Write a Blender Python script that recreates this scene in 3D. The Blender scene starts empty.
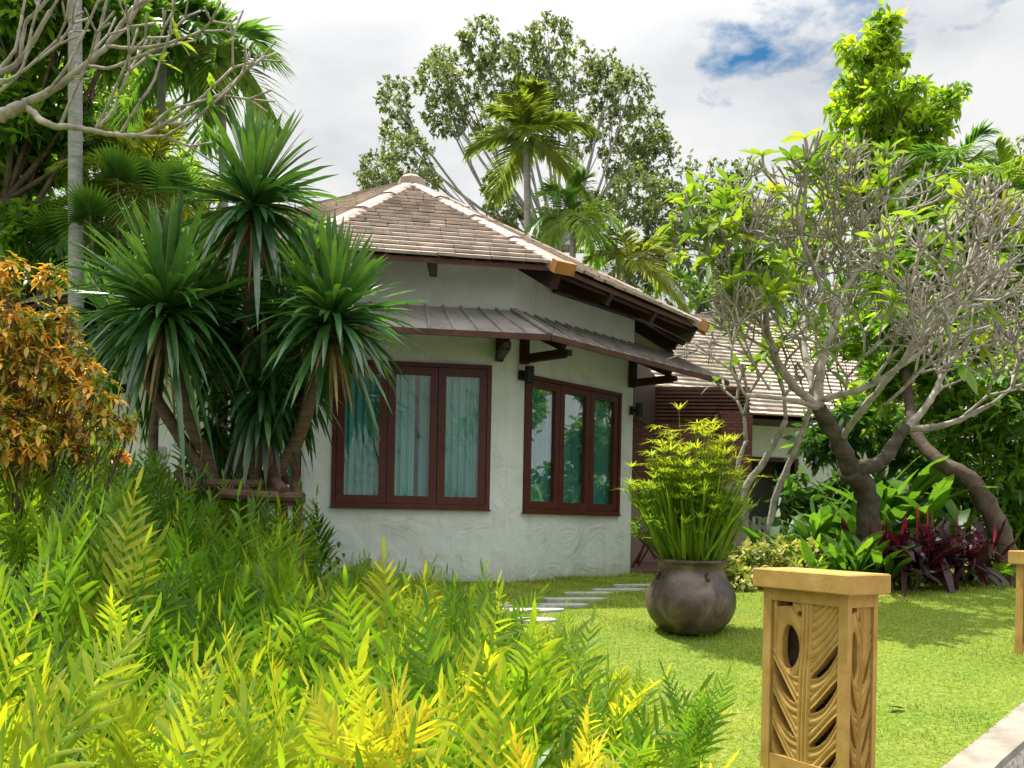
import bpy, math, random
import numpy as np
from mathutils import Vector, Matrix
rng = np.random.default_rng(7)
random.seed(7)
D2R = math.pi / 180
C = bpy.context.scene.collection
F = 887.0; ROLL = 1.1 * D2R; EYE = 0.65; HY = 520.0
CR, SR = math.cos(ROLL), math.sin(ROLL)

def P(x, y, d):
    u, v = x - 512.0, y - HY
    return np.array([(u * CR + v * SR) / F * d, d, EYE + (u * SR - v * CR) / F * d])

_GY = [-10, 1.0, 2.0, 3.0, 4.0, 5.0, 5.75, 6.5, 8.0, 9.0, 200]
_GZ = [-1.0, -.86, -.75, -.62, -.5, -.38, -.25, -.15, -.03, 0, 0]
def g(X, Y):
    z = np.interp(Y, _GY, _GZ)
    return z + np.clip(.045 * (np.asarray(X) - 1.2), 0, .12) + .012 * np.sin(np.asarray(X) * 1.9 + 1) * np.sin(np.asarray(Y) * 1.3)
def PG(x, y):
    lo, hi = 1.5, 60.0
    for _ in range(50):
        m = (lo + hi) / 2; p = P(x, y, m)
        if p[2] > g(p[0], p[1]): lo = m
        else: hi = m
    return P(x, y, lo)

# ------------------------------------------------------------------ materials
def newmat(name):
    m = bpy.data.materials.new(name); m.use_nodes = True
    nt = m.node_tree; nt.nodes.clear()
    return m, nt, nt.nodes, nt.links
def ramp(nodes, stops):
    r = nodes.new('ShaderNodeValToRGB'); cr = r.color_ramp
    while len(cr.elements) < len(stops): cr.elements.new(.5)
    for e, (p, c) in zip(cr.elements, stops):
        e.position = p; e.color = (c[0], c[1], c[2], 1)
    return r
def noise(nodes, links, scale, detail=4, rough=.6, coord='Object', dist=0, vec=None, sc=None):
    n = nodes.new('ShaderNodeTexNoise'); n.inputs['Scale'].default_value = scale
    n.inputs['Detail'].default_value = detail; n.inputs['Roughness'].default_value = rough
    n.inputs['Distortion'].default_value = dist
    t = nodes.new('ShaderNodeTexCoord')
    if sc:
        mp = nodes.new('ShaderNodeMapping'); mp.inputs['Scale'].default_value = sc
        links.new(t.outputs[coord], mp.inputs[0]); links.new(mp.outputs[0], n.inputs['Vector'])
    else: links.new(t.outputs[coord], n.inputs['Vector'])
    return n
def leafmat(name, stops, trans=.4, tcol=None, rough=.45, gain=1.6, spec=.4, vein=True):
    m, nt, N, L = newmat(name)
    at = N.new('ShaderNodeAttribute'); at.attribute_name = 'tint'
    rp = ramp(N, stops); L.new(at.outputs['Fac'], rp.inputs[0])
    nz = noise(N, L, 14, 2)
    mx = N.new('ShaderNodeMix'); mx.data_type = 'RGBA'; mx.blend_type = 'MULTIPLY'; mx.inputs[0].default_value = .55
    r2 = ramp(N, [(.3, (.62, .66, .6)), (.7, (1.25, 1.22, 1.1))]); L.new(nz.outputs[0], r2.inputs[0])
    L.new(rp.outputs[0], mx.inputs[6]); L.new(r2.outputs[0], mx.inputs[7])
    pb = N.new('ShaderNodeBsdfPrincipled'); pb.inputs['Roughness'].default_value = rough
    pb.inputs['Specular IOR Level'].default_value = spec
    L.new(mx.outputs[2], pb.inputs['Base Color'])
    tr = N.new('ShaderNodeBsdfTranslucent')
    m2 = N.new('ShaderNodeMix'); m2.data_type = 'RGBA'; m2.blend_type = 'MULTIPLY'; m2.inputs[0].default_value = 1
    m2.clamp_result = False
    tc = tcol or (1.35, 1.25, .5)
    m2.inputs[7].default_value = (tc[0] * gain, tc[1] * gain, tc[2] * gain, 1)
    L.new(mx.outputs[2], m2.inputs[6]); L.new(m2.outputs[2], tr.inputs[0])
    ms = N.new('ShaderNodeMixShader'); ms.inputs[0].default_value = trans
    o = N.new('ShaderNodeOutputMaterial')
    L.new(pb.outputs[0], ms.inputs[1]); L.new(tr.outputs[0], ms.inputs[2]); L.new(ms.outputs[0], o.inputs[0])
    return m
def solid(name, stops, scale=6, rough=.7, bump=0, bscale=None, detail=5, spec=.3, sc=None, metal=0, dist=0, tint=False, bdet=5):
    m, nt, N, L = newmat(name)
    nz = noise(N, L, scale, detail, .6, sc=sc, dist=dist)
    rp = ramp(N, stops); L.new(nz.outputs[0], rp.inputs[0])
    pb = N.new('ShaderNodeBsdfPrincipled'); pb.inputs['Roughness'].default_value = rough
    pb.inputs['Specular IOR Level'].default_value = spec; pb.inputs['Metallic'].default_value = metal
    col = rp.outputs[0]
    if tint:
        at = N.new('ShaderNodeAttribute'); at.attribute_name = 'tint'
        r2 = ramp(N, tint); L.new(at.outputs['Fac'], r2.inputs[0])
        mx = N.new('ShaderNodeMix'); mx.data_type = 'RGBA'; mx.blend_type = 'MULTIPLY'; mx.inputs[0].default_value = 1
        L.new(col, mx.inputs[6]); L.new(r2.outputs[0], mx.inputs[7]); col = mx.outputs[2]
    L.new(col, pb.inputs['Base Color'])
    if bump:
        bn = noise(N, L, bscale or scale, bdet, .6, sc=sc, dist=dist)
        b = N.new('ShaderNodeBump'); b.inputs['Strength'].default_value = 1; b.inputs['Distance'].default_value = bump
        L.new(bn.outputs[0], b.inputs['Height']); L.new(b.outputs[0], pb.inputs['Normal'])
    o = N.new('ShaderNodeOutputMaterial'); L.new(pb.outputs[0], o.inputs[0])
    return m

def bark(name, a, b, **k): return solid(name, [(.3, a), (.7, b)], scale=9, rough=.85, bump=.012, bscale=22, **k)
M = {}
M['plaster'] = solid('white plaster', [(.22, (.58, .60, .595)), (.45, (.73, .765, .765)), (.8, (.80, .83, .83))], scale=1.7, detail=9, rough=.85, bump=.028, bscale=2.6, dist=1.6, bdet=3, spec=.2)
def dirty(m):
    nt = m.node_tree; N, L = nt.nodes, nt.links; pb = [n for n in N if n.type == 'BSDF_PRINCIPLED'][0]; src = pb.inputs['Base Color'].links[0].from_socket
    t = N.new('ShaderNodeTexCoord'); sx = N.new('ShaderNodeSeparateXYZ'); L.new(t.outputs['Object'], sx.inputs[0])
    n1 = noise(N, L, 3.5, 6, sc=(1, 1, .8)); ad = N.new('ShaderNodeMath'); ad.operation = 'MULTIPLY_ADD'; ad.inputs[1].default_value = -.55; L.new(n1.outputs[0], ad.inputs[0]); L.new(sx.outputs[2], ad.inputs[2])
    r = ramp(N, [(.0, (.74, .75, .69)), (.08, (.90, .91, .88)), (.28, (1, 1, 1))]); a2 = N.new('ShaderNodeMath'); a2.operation = 'ADD'; a2.inputs[1].default_value = .25; L.new(ad.outputs[0], a2.inputs[0]); L.new(a2.outputs[0], r.inputs[0])
    n2 = noise(N, L, 5, 5, sc=(2.2, 2.2, .16)); r2 = ramp(N, [(.30, (.91, .915, .90)), (.48, (1, 1, 1))]); L.new(n2.outputs[0], r2.inputs[0])
    for s_ in (r, r2):
        mx = N.new('ShaderNodeMix'); mx.data_type = 'RGBA'; mx.blend_type = 'MULTIPLY'; mx.inputs[0].default_value = 1
        L.new(src, mx.inputs[6]); L.new(s_.outputs[0], mx.inputs[7]); src = mx.outputs[2]
    L.new(src, pb.inputs['Base Color'])
dirty(M['plaster'])
M['wood_red'] = solid('red brown painted wood', [(.3, (.075, .016, .012)), (.7, (.12, .028, .02))], scale=8, rough=.35, bump=.001, bscale=40)
M['wood_dark'] = solid('dark stained wood', [(.3, (.022, .010, .008)), (.7, (.06, .026, .018))], scale=10, rough=.5, bump=.002, bscale=50, sc=(1, 1, 4))
M['wood_soffit'] = solid('reddish soffit boards', [(.3, (.06, .022, .015)), (.7, (.12, .05, .035))], scale=6, rough=.6)
TT = [(0, (.78, .73, .70)), (.35, (.93, .89, .86)), (.7, (1.02, .98, .95)), (1, (1.12, 1.0, .92))]
M['tile'] = solid('weathered clay roof tile', [(.3, (.40, .35, .31)), (.7, (.62, .565, .51))], scale=5, rough=.75, bump=.004, bscale=30, tint=TT)
M['tile_pale'] = solid('pale roof tile', [(.3, (.56, .50, .43)), (.7, (.74, .67, .58))], scale=5, rough=.75, tint=TT)
M['ridge'] = solid('pinkish ridge tile', [(.3, (.27, .21, .18)), (.7, (.43, .35, .30))], scale=4, rough=.65, bump=.004, bscale=20, tint=[(0, (.85, .8, .78)), (1, (1.1, 1.08, 1.05))])
M['terracotta'] = solid('orange terracotta', [(.3, (.40, .17, .05)), (.7, (.55, .25, .09))], scale=8, rough=.6)
M['awning'] = solid('weathered ribbed sheet', [(.3, (.21, .185, .165)), (.7, (.40, .37, .345))], scale=4, rough=.22, spec=.9, bump=.003, bscale=7)
M['black'] = solid('black lamp metal', [(.3, (.008, .008, .009)), (.7, (.015, .015, .016))], rough=.4)
M['steel'] = solid('grey steel', [(.3, (.3, .3, .3)), (.7, (.4, .4, .4))], rough=.35, metal=.7)
M['curtain'] = solid('teal curtain', [(.3, (.10, .40, .38)), (.7, (.26, .62, .58))], scale=3, rough=.8, sc=(1, 1, .2))
M['blind'] = solid('pale blind', [(.3, (.36, .5, .47)), (.7, (.42, .56, .53))], scale=3, rough=.8)
M['interior'] = solid('dim room', [(.3, (.05, .05, .045)), (.7, (.07, .07, .06))])
M['brick'] = None
M['pink'] = solid('pinkish render', [(.3, (.34, .25, .21)), (.7, (.42, .32, .27))], scale=2, rough=.85, bump=.004)
M['sand'] = solid('ochre sandstone', [(.25, (.33, .195, .05)), (.5, (.43, .265, .075)), (.62, (.47, .30, .09)), (.8, (.54, .36, .13))], scale=9, detail=9, rough=.85, bump=.0016, bscale=130, spec=.2)
M['pot'] = solid('brown glazed clay', [(.3, (.028, .020, .015)), (.5, (.075, .052, .040)), (.72, (.20, .145, .115))], scale=5, rough=.42, bump=.004, bscale=12, spec=.5, dist=.6)
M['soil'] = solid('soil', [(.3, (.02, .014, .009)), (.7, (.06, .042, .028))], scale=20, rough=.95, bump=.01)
M['stone'] = solid('pale paving stone', [(.3, (.24, .24, .20)), (.5, (.40, .40, .36)), (.7, (.52, .52, .47))], scale=9, detail=9, rough=.8, bump=.004)
M['kerb'] = solid('pale concrete coping', [(.3, (.20, .175, .14)), (.55, (.30, .27, .22)), (.8, (.40, .37, .32))], scale=5, rough=.9, bump=.012, bscale=14)
M['floor'] = solid('brown terrace tile', [(.3, (.13, .065, .05)), (.7, (.2, .11, .085))], scale=3, rough=.5)
M['path'] = solid('grey path', [(.3, (.2, .19, .17)), (.7, (.3, .29, .27))], scale=3, rough=.9, bump=.01)
M['bark_grey'] = bark('grey palm bark', (.20, .21, .19), (.36, .36, .33), sc=(1, 1, 3))
M['bark_brown'] = bark('brown bark', (.07, .05, .035), (.17, .125, .09))
M['bark_drac'] = bark('ringed brown stem', (.10, .065, .04), (.22, .15, .10), sc=(1, 1, 5))
M['bark_plum'] = bark('silver grey plumeria bark', (.20, .18, .145), (.50, .455, .385))
M['bark_plum_d'] = bark('dark plumeria trunk bark', (.03, .026, .017), (.12, .10, .068))  # trunk bark, darker and browner than the branches
M['logs'] = bark('weathered pole wood', (.06, .032, .022), (.16, .09, .065))
M['cut'] = solid('cut log end', [(.3, (.4, .26, .15)), (.7, (.5, .35, .22))], rough=.8)
M['fern'] = leafmat('fern leaf', [(0, (.045, .12, .014)), (.35, (.105, .235, .020)), (.65, (.24, .36, .026)), (.88, (.40, .43, .033)), (1, (.64, .50, .04))], trans=.48, gain=1.35, tcol=(1.28, 1.22, .5), rough=.4)
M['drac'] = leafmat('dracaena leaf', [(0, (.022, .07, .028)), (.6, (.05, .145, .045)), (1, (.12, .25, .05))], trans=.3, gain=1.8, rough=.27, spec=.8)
M['dark'] = leafmat('dark broad leaf', [(0, (.022, .07, .014)), (.6, (.055, .135, .025)), (1, (.15, .25, .03))], trans=.45, gain=1.8)
M['mid'] = leafmat('green broad leaf', [(0, (.045, .12, .018)), (.6, (.10, .22, .026)), (1, (.23, .35, .03))], trans=.5, gain=1.6)
M['bright'] = leafmat('bright green leaf', [(0, (.09, .19, .018)), (.6, (.19, .33, .025)), (1, (.37, .47, .03))], trans=.55, gain=1.5)
M['far'] = leafmat('grey green far leaf', [(0, (.07, .105, .062)), (.6, (.125, .17, .095)), (1, (.21, .26, .12))], trans=.45, gain=1.4)
M['palm'] = leafmat('palm leaflet', [(0, (.045, .12, .03)), (.6, (.10, .21, .04)), (1, (.30, .38, .05))], trans=.4, gain=1.7)
M['palm_y'] = leafmat('yellowing palm leaflet', [(0, (.08, .14, .02)), (.6, (.20, .24, .03)), (1, (.42, .34, .06))], trans=.45, gain=1.5)
M['orange'] = leafmat('orange shrub leaf', [(0, (.14, .24, .035)), (.35, (.38, .36, .06)), (.62, (.80, .44, .07)), (1, (.92, .66, .16))], trans=.4, gain=1.1, tcol=(1.3, 1, .5))
M['plum'] = leafmat('plumeria leaf', [(0, (.07, .15, .02)), (.6, (.15, .27, .03)), (1, (.30, .38, .04))], trans=.45, gain=1.3)
M['cord'] = leafmat('maroon cordyline leaf', [(0, (.016, .008, .012)), (.65, (.05, .014, .022)), (.85, (.22, .015, .045)), (1, (.45, .04, .08))], trans=.3, gain=1.6, tcol=(1.5, .6, .8), rough=.35)
M['varieg'] = leafmat('variegated leaf', [(0, (.10, .17, .03)), (.5, (.30, .35, .08)), (1, (.62, .60, .25))], trans=.35, gain=1.1)
M['cyper'] = leafmat('papyrus green', [(0, (.08, .18, .018)), (.5, (.19, .31, .025)), (1, (.42, .46, .04))], trans=.45, gain=1.25)
M['grassb'] = leafmat('lawn blade', [(0, (.12, .20, .018)), (.5, (.25, .36, .035)), (.9, (.42, .47, .07)), (1, (.56, .50, .18))], trans=.4, gain=1.3, spec=.2)
M['flower'] = leafmat('cream petal', [(0, (.7, .66, .5)), (1, (.8, .78, .66))], trans=.3, gain=.6, tcol=(1, 1, .8))
M['deadleaf'] = solid('dry brown leaf', [(.3, (.20, .08, .03)), (.7, (.32, .15, .07))])
M['dryleaf'] = solid('dry straw leaf', [(.3, (.20, .13, .06)), (.7, (.42, .30, .15))], rough=.8)
M['whitebox'] = solid('white enamel', [(.3, (.6, .62, .62)), (.7, (.7, .7, .7))], rough=.4)
M['redbox'] = solid('red enamel', [(.3, (.4, .03, .03)), (.7, (.5, .05, .05))], rough=.4)

def brickmat(name, c1, c2, mort, scale, bw=.5, rh=.25):
    m, nt, N, L = newmat(name)
    t = N.new('ShaderNodeUVMap'); t.uv_map = 'uv'
    b = N.new('ShaderNodeTexBrick'); b.inputs['Scale'].default_value = scale
    b.inputs['Color1'].default_value = (*c1, 1); b.inputs['Color2'].default_value = (*c2, 1); b.inputs['Mortar'].default_value = (*mort, 1)
    b.inputs['Mortar Size'].default_value = .018; b.inputs['Brick Width'].default_value = bw; b.inputs['Row Height'].default_value = rh
    L.new(t.outputs[0], b.inputs['Vector'])
    pb = N.new('ShaderNodeBsdfPrincipled'); pb.inputs['Roughness'].default_value = .85
    bp = N.new('ShaderNodeBump'); bp.inputs['Distance'].default_value = .01; bp.invert = True
    L.new(b.outputs['Fac'], bp.inputs['Height']); L.new(bp.outputs[0], pb.inputs['Normal'])
    L.new(b.outputs['Color'], pb.inputs['Base Color'])
    o = N.new('ShaderNodeOutputMaterial'); L.new(pb.outputs[0], o.inputs[0]); return m
M['brick'] = brickmat('dark red brick', (.13, .045, .032), (.19, .07, .05), (.07, .035, .03), 4.0, .5, .16)

def glassmat():
    m, nt, N, L = newmat('window glass')
    gl = N.new('ShaderNodeBsdfGlossy'); gl.inputs['Roughness'].default_value = .015
    tr = N.new('ShaderNodeBsdfTransparent'); tr.inputs[0].default_value = (.92, .98, .97, 1)
    lw = N.new('ShaderNodeLayerWeight'); lw.inputs[0].default_value = .3; fr = N.new('ShaderNodeMapRange'); fr.inputs[3].default_value = .05; fr.inputs[4].default_value = .75; L.new(lw.outputs['Facing'], fr.inputs[0])
    nz = noise(N, L, 3.1, 2); b = N.new('ShaderNodeBump'); b.inputs['Distance'].default_value = .0012
    L.new(nz.outputs[0], b.inputs['Height']); L.new(b.outputs[0], gl.inputs['Normal'])
    ms = N.new('ShaderNodeMixShader'); L.new(fr.outputs[0], ms.inputs[0])
    o = N.new('ShaderNodeOutputMaterial'); L.new(tr.outputs[0], ms.inputs[1]); L.new(gl.outputs[0], ms.inputs[2]); L.new(ms.outputs[0], o.inputs[0])
    return m
M['glass'] = glassmat()

def lawnmat():
    m, nt, N, L = newmat('lawn ground')
    a = noise(N, L, 40, 4); r = ramp(N, [(.3, (.08, .13, .018)), (.5, (.15, .21, .03)), (.7, (.24, .26, .07))]); L.new(a.outputs[0], r.inputs[0])
    b = noise(N, L, 1.2, 3); r2 = ramp(N, [(.35, (.85, .95, .8)), (.65, (1.15, 1.05, 1.0))]); L.new(b.outputs[0], r2.inputs[0])
    mx = N.new('ShaderNodeMix'); mx.data_type = 'RGBA'; mx.blend_type = 'MULTIPLY'; mx.inputs[0].default_value = 1
    L.new(r.outputs[0], mx.inputs[6]); L.new(r2.outputs[0], mx.inputs[7])
    pb = N.new('ShaderNodeBsdfPrincipled'); pb.inputs['Roughness'].default_value = .95; pb.inputs['Specular IOR Level'].default_value = .1
    L.new(mx.outputs[2], pb.inputs['Base Color'])
    bp = N.new('ShaderNodeBump'); bp.inputs['Distance'].default_value = .015; L.new(a.outputs[0], bp.inputs['Height']); L.new(bp.outputs[0], pb.inputs['Normal'])
    o = N.new('ShaderNodeOutputMaterial'); L.new(pb.outputs[0], o.inputs[0]); return m
M['lawn'] = lawnmat()

def rubblemat():
    m, nt, N, L = newmat('pitted kerb side')
    t = N.new('ShaderNodeTexCoord'); v = N.new('ShaderNodeTexVoronoi'); v.inputs['Scale'].default_value = 26
    L.new(t.outputs['Object'], v.inputs['Vector'])
    r = ramp(N, [(.12, (.09, .075, .06)), (.3, (.40, .37, .32)), (.6, (.5, .47, .42))]); L.new(v.outputs['Distance'], r.inputs[0])
    pb = N.new('ShaderNodeBsdfPrincipled'); pb.inputs['Roughness'].default_value = .9; L.new(r.outputs[0], pb.inputs['Base Color'])
    bp = N.new('ShaderNodeBump'); bp.inputs['Distance'].default_value = .02; L.new(v.outputs['Distance'], bp.inputs['Height']); L.new(bp.outputs[0], pb.inputs['Normal'])
    o = N.new('ShaderNodeOutputMaterial'); L.new(pb.outputs[0], o.inputs[0]); return m
M['rubble'] = rubblemat()

# ------------------------------------------------------------------ geometry collector
LEAFY = ('fern', 'drac', 'dark', 'mid', 'bright', 'far', 'palm', 'palm_y', 'orange', 'plum', 'cord', 'varieg', 'cyper', 'flower')
class Geo:
    def __init__(s): s.v = []; s.f4 = []; s.f3 = []; s.t = []; s.n = 0; s.uv = {}
    def add(s, v, f, tint=.5):
        v = np.asarray(v, float).reshape(-1, 3); f = np.asarray(f, int)
        if len(v) == 0: return s
        t = np.full(len(v), tint) if np.isscalar(tint) else np.asarray(tint, float)
        s.v.append(v); s.t.append(t)
        (s.f4 if f.shape[1] == 4 else s.f3).append(f + s.n); s.n += len(v); return s
    def box(s, o, ax, ay, az, tint=.5):
        o, ax, ay, az = [np.asarray(a, float) for a in (o, ax, ay, az)]
        v = [o + i * ax + j * ay + k * az for k in (0, 1) for j in (0, 1) for i in (0, 1)]
        f = [(0, 2, 3, 1), (4, 5, 7, 6), (0, 1, 5, 4), (2, 6, 7, 3), (0, 4, 6, 2), (1, 3, 7, 5)]
        if np.dot(np.cross(ax, ay), az) < 0: f = [q[::-1] for q in f]
        return s.add(v, f, tint)
    def tube(s, pts, rad, sides=7, tint=.5, cap=True):
        pts = np.asarray(pts, float); n = len(pts)
        rad = np.broadcast_to(np.asarray(rad, float), (n,))
        tg = np.gradient(pts, axis=0); tg /= np.linalg.norm(tg, axis=1)[:, None] + 1e-9
        ref = np.array([0, 0, 1.]) if abs(tg[0][2]) < .9 else np.array([1., 0, 0])
        a = np.cross(tg[0], ref); a /= np.linalg.norm(a)
        ang = np.arange(sides) * 2 * math.pi / sides; V = []
        for i in range(n):
            a = a - tg[i] * np.dot(a, tg[i]); a /= np.linalg.norm(a) + 1e-9
            b = np.cross(tg[i], a)
            V.append(pts[i] + rad[i] * (np.cos(ang)[:, None] * a + np.sin(ang)[:, None] * b))
        V = np.concatenate(V); f = []
        for i in range(n - 1):
            for k in range(sides):
                k2 = (k + 1) % sides
                f.append((i * sides + k, i * sides + k2, (i + 1) * sides + k2, (i + 1) * sides + k))
        if cap:
            V = np.concatenate([V, pts[:1], pts[-1:]]); c0, c1 = n * sides, n * sides + 1
            f3 = [(c0, (k + 1) % sides, k) for k in range(sides)] + [(c1, (n - 1) * sides + k, (n - 1) * sides + (k + 1) % sides) for k in range(sides)]
            base = s.n; s.add(V, f, tint); s.f3.append(np.array(f3) + base)
        else: s.add(V, f, tint)
        return s
    def lathe(s, c, prof, sides=32, tint=.5):
        ang = np.arange(sides) * 2 * math.pi / sides; V = []
        for r, z in prof: V.append(np.stack([c[0] + r * np.cos(ang), c[1] + r * np.sin(ang), np.full(sides, c[2] + z)], 1))
        f = [(i * sides + k, i * sides + (k + 1) % sides, (i + 1) * sides + (k + 1) % sides, (i + 1) * sides + k) for i in range(len(prof) - 1) for k in range(sides)]
        return s.add(np.concatenate(V), f, tint)
    def build(s, name, mat, parent=None, origin=None, smooth=False, uvbox=False):
        root = parent
        while root is not None and root.parent is not None: root = root.parent
        org = np.array(root.location) if root is not None else (np.asarray(origin, float) if origin is not None else np.zeros(3))
        v = np.concatenate(s.v) - org
        f4 = np.concatenate(s.f4) if s.f4 else np.zeros((0, 4), int); f3 = np.concatenate(s.f3) if s.f3 else np.zeros((0, 3), int)
        me = bpy.data.meshes.new(name); me.vertices.add(len(v)); me.vertices.foreach_set('co', v.astype(np.float32).ravel())
        nl = f4.size + f3.size; me.loops.add(nl); me.loops.foreach_set('vertex_index', np.concatenate([f4.ravel(), f3.ravel()]).astype(np.int32))
        me.polygons.add(len(f4) + len(f3))
        st = np.concatenate([np.arange(len(f4)) * 4, len(f4) * 4 + np.arange(len(f3)) * 3]); me.polygons.foreach_set('loop_start', st.astype(np.int32))
        me.update(calc_edges=True); me.validate()
        at = me.attributes.new('tint', 'FLOAT', 'POINT'); at.data.foreach_set('value', np.concatenate(s.t).astype(np.float32))
        if not smooth and isinstance(mat, str) and mat in LEAFY: smooth = True
        me.polygons.foreach_set('use_smooth', np.full(len(me.polygons), bool(smooth)))
        if uvbox:
            uv = me.uv_layers.new(name='uv'); w = v + org
            for p in me.polygons:
                nn = p.normal; d = np.array([-nn.y, nn.x, 0.]) ; l = np.linalg.norm(d)
                d = d / l if l > .1 else np.array([1., 0, 0])
                for li in p.loop_indices:
                    c = w[me.loops[li].vertex_index]
                    uv.data[li].uv = (float(c @ d), float(c[2]) if l > .1 else float(c[1]))
        me.materials.append(mat if not isinstance(mat, str) else M[mat])
        o = bpy.data.objects.new(name, me); C.objects.link(o)
        if parent is not None: o.parent = parent
        else: o.location = org
        return o

def tag(o, label=None, cat=None, group=None, kind=None):
    if label: o['label'] = label
    if cat: o['category'] = cat
    if group: o['group'] = group
    if kind: o['kind'] = kind
    return o
def thing(name, label, cat, loc, group=None):
    o = bpy.data.objects.new(name, None); C.objects.link(o); o.empty_display_size = .1
    o.location = [float(a) for a in loc]; return tag(o, label, cat, group)
def norm(a): a = np.asarray(a, float); return a / (np.linalg.norm(a, axis=-1, keepdims=True) + 1e-9)
def rdir(n, zlo=-1, zhi=1):
    z = rng.uniform(zlo, zhi, n); a = rng.uniform(0, 2 * math.pi, n); r = np.sqrt(np.maximum(0, 1 - z * z))
    return np.stack([r * np.cos(a), r * np.sin(a), z], 1)

PROF = {
 'strap': lambda t: np.minimum(1, .55 + 2.2 * t) * np.sqrt(np.maximum(0, 1 - t ** 3)) ,
 'leaf': lambda t: np.sin(np.pi * np.clip(t * .96 + .04, 0, 1)) ** .8,
 'lance': lambda t: np.sin(np.pi * np.clip(t, .03, 1) ** .7) ** .9,
 'pinna': lambda t: np.minimum(1, .5 + 3 * t) * np.maximum(0, 1 - t ** 2.6) ** .7,
 'grass': lambda t: 1 - t * .95,
}
def strips(base, d, L, W, droop, K=4, prof='leaf', roll=0, fold=0.0, side=None):
    base = np.asarray(base, float); N = len(base); d = norm(d)
    L = np.broadcast_to(L, (N,)); W = np.broadcast_to(W, (N,)); droop = np.broadcast_to(droop, (N,))
    t = np.linspace(0, 1, K + 1); p = PROF[prof](t)
    p = np.maximum(p, .02)
    cen = base[:, None, :] + (L[:, None] * t)[:, :, None] * d[:, None, :]
    cen[:, :, 2] -= (L * droop)[:, None] * t[None, :] ** 2
    # keep the length roughly right where the tip droops strongly
    tg = np.gradient(cen, axis=1)
    sd = norm(np.cross(d, np.array([0, 0, 1.])) + 1e-4) if side is None else norm(side)
    if np.any(roll):
        r = np.broadcast_to(roll, (N,)); nn = np.cross(sd, d)
        sd = sd * np.cos(r)[:, None] + nn * np.sin(r)[:, None]
    w = (W[:, None] * p[None, :] / 2)[:, :, None] * sd[:, None, :]
    if fold:
        up = norm(np.cross(sd[:, None, :], tg)); fo = up * (W[:, None] * p[None, :] * fold)[:, :, None]
        V = np.stack([cen - w + fo, cen, cen + w + fo], 2).reshape(-1, 3)
        k = np.arange(K); f = np.concatenate([np.stack([3 * k, 3 * k + 1, 3 * k + 4, 3 * k + 3], 1), np.stack([3 * k + 1, 3 * k + 2, 3 * k + 5, 3 * k + 4], 1)])
        m = 3 * (K + 1)
    else:
        V = np.stack([cen - w, cen + w], 2).reshape(-1, 3)
        k = np.arange(K); f = np.stack([2 * k, 2 * k + 1, 2 * k + 3, 2 * k + 2], 1); m = 2 * (K + 1)
    Fc = (f[None] + (np.arange(N) * m)[:, None, None]).reshape(-1, 4)
    return V, Fc, m
def leaves(G, base, d, L, W, droop, K=2, prof='leaf', roll=0, tint=None, fold=0.0):
    V, f, m = strips(base, d, L, W, droop, K, prof, roll, fold)
    if tint is None: tint = rng.random(len(base))
    G.add(V, f, np.repeat(np.broadcast_to(tint, (len(base),)), m))
def rotmats(dirs, spin):
    z = norm(dirs); ref = np.where(np.abs(z[:, 2:3]) < .95, np.array([[0, 0, 1.]]), np.array([[1., 0, 0]]))
    x = norm(np.cross(ref, z)); y = np.cross(z, x)
    c, s_ = np.cos(spin)[:, None], np.sin(spin)[:, None]
    x2 = x * c + y * s_; y2 = -x * s_ + y * c
    return np.stack([x2, y2, z], 2)
def instance(G, tv, tf, R, S, pos, tint, tt=None):
    N = len(pos); V = np.einsum('nij,mj->nmi', R, tv) * np.reshape(S, (N, 1, 1)) + pos[:, None, :]
    f = (tf[None] + (np.arange(N) * len(tv))[:, None, None]).reshape(-1, tf.shape[1])
    T = np.repeat(tint, len(tv)) + (np.tile(tt, N) if tt is not None else 0)
    G.add(V.reshape(-1, 3), f, np.clip(T, 0, 1))
def rotmats2(dirs, az):
    z = norm(dirs); xh = np.stack([np.cos(az), np.sin(az), np.zeros(len(az))], 1)
    x = norm(xh - z * (xh * z).sum(1, keepdims=True)); return np.stack([x, np.cross(z, x), z], 2)
def bez(a, b, c, n=8):
    t = np.linspace(0, 1, n)[:, None]; a, b, c = map(np.asarray, (a, b, c))
    return (1 - t) ** 2 * a + 2 * t * (1 - t) * b + t * t * c
def smoothpath(pts, n=6):
    pts = np.asarray(pts, float)
    if len(pts) < 3: return pts
    pp = np.vstack([2 * pts[0] - pts[1], pts, 2 * pts[-1] - pts[-2]]); out = []
    for i in range(1, len(pp) - 2):
        for t in np.linspace(0, 1, n, endpoint=False):
            p0, p1, p2, p3 = pp[i - 1:i + 3]
            out.append(.5 * (2 * p1 + (p2 - p0) * t + (2 * p0 - 5 * p1 + 4 * p2 - p3) * t * t + (3 * p1 - p0 - 3 * p2 + p3) * t ** 3))
    out.append(pts[-1]); return np.array(out)

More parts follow.
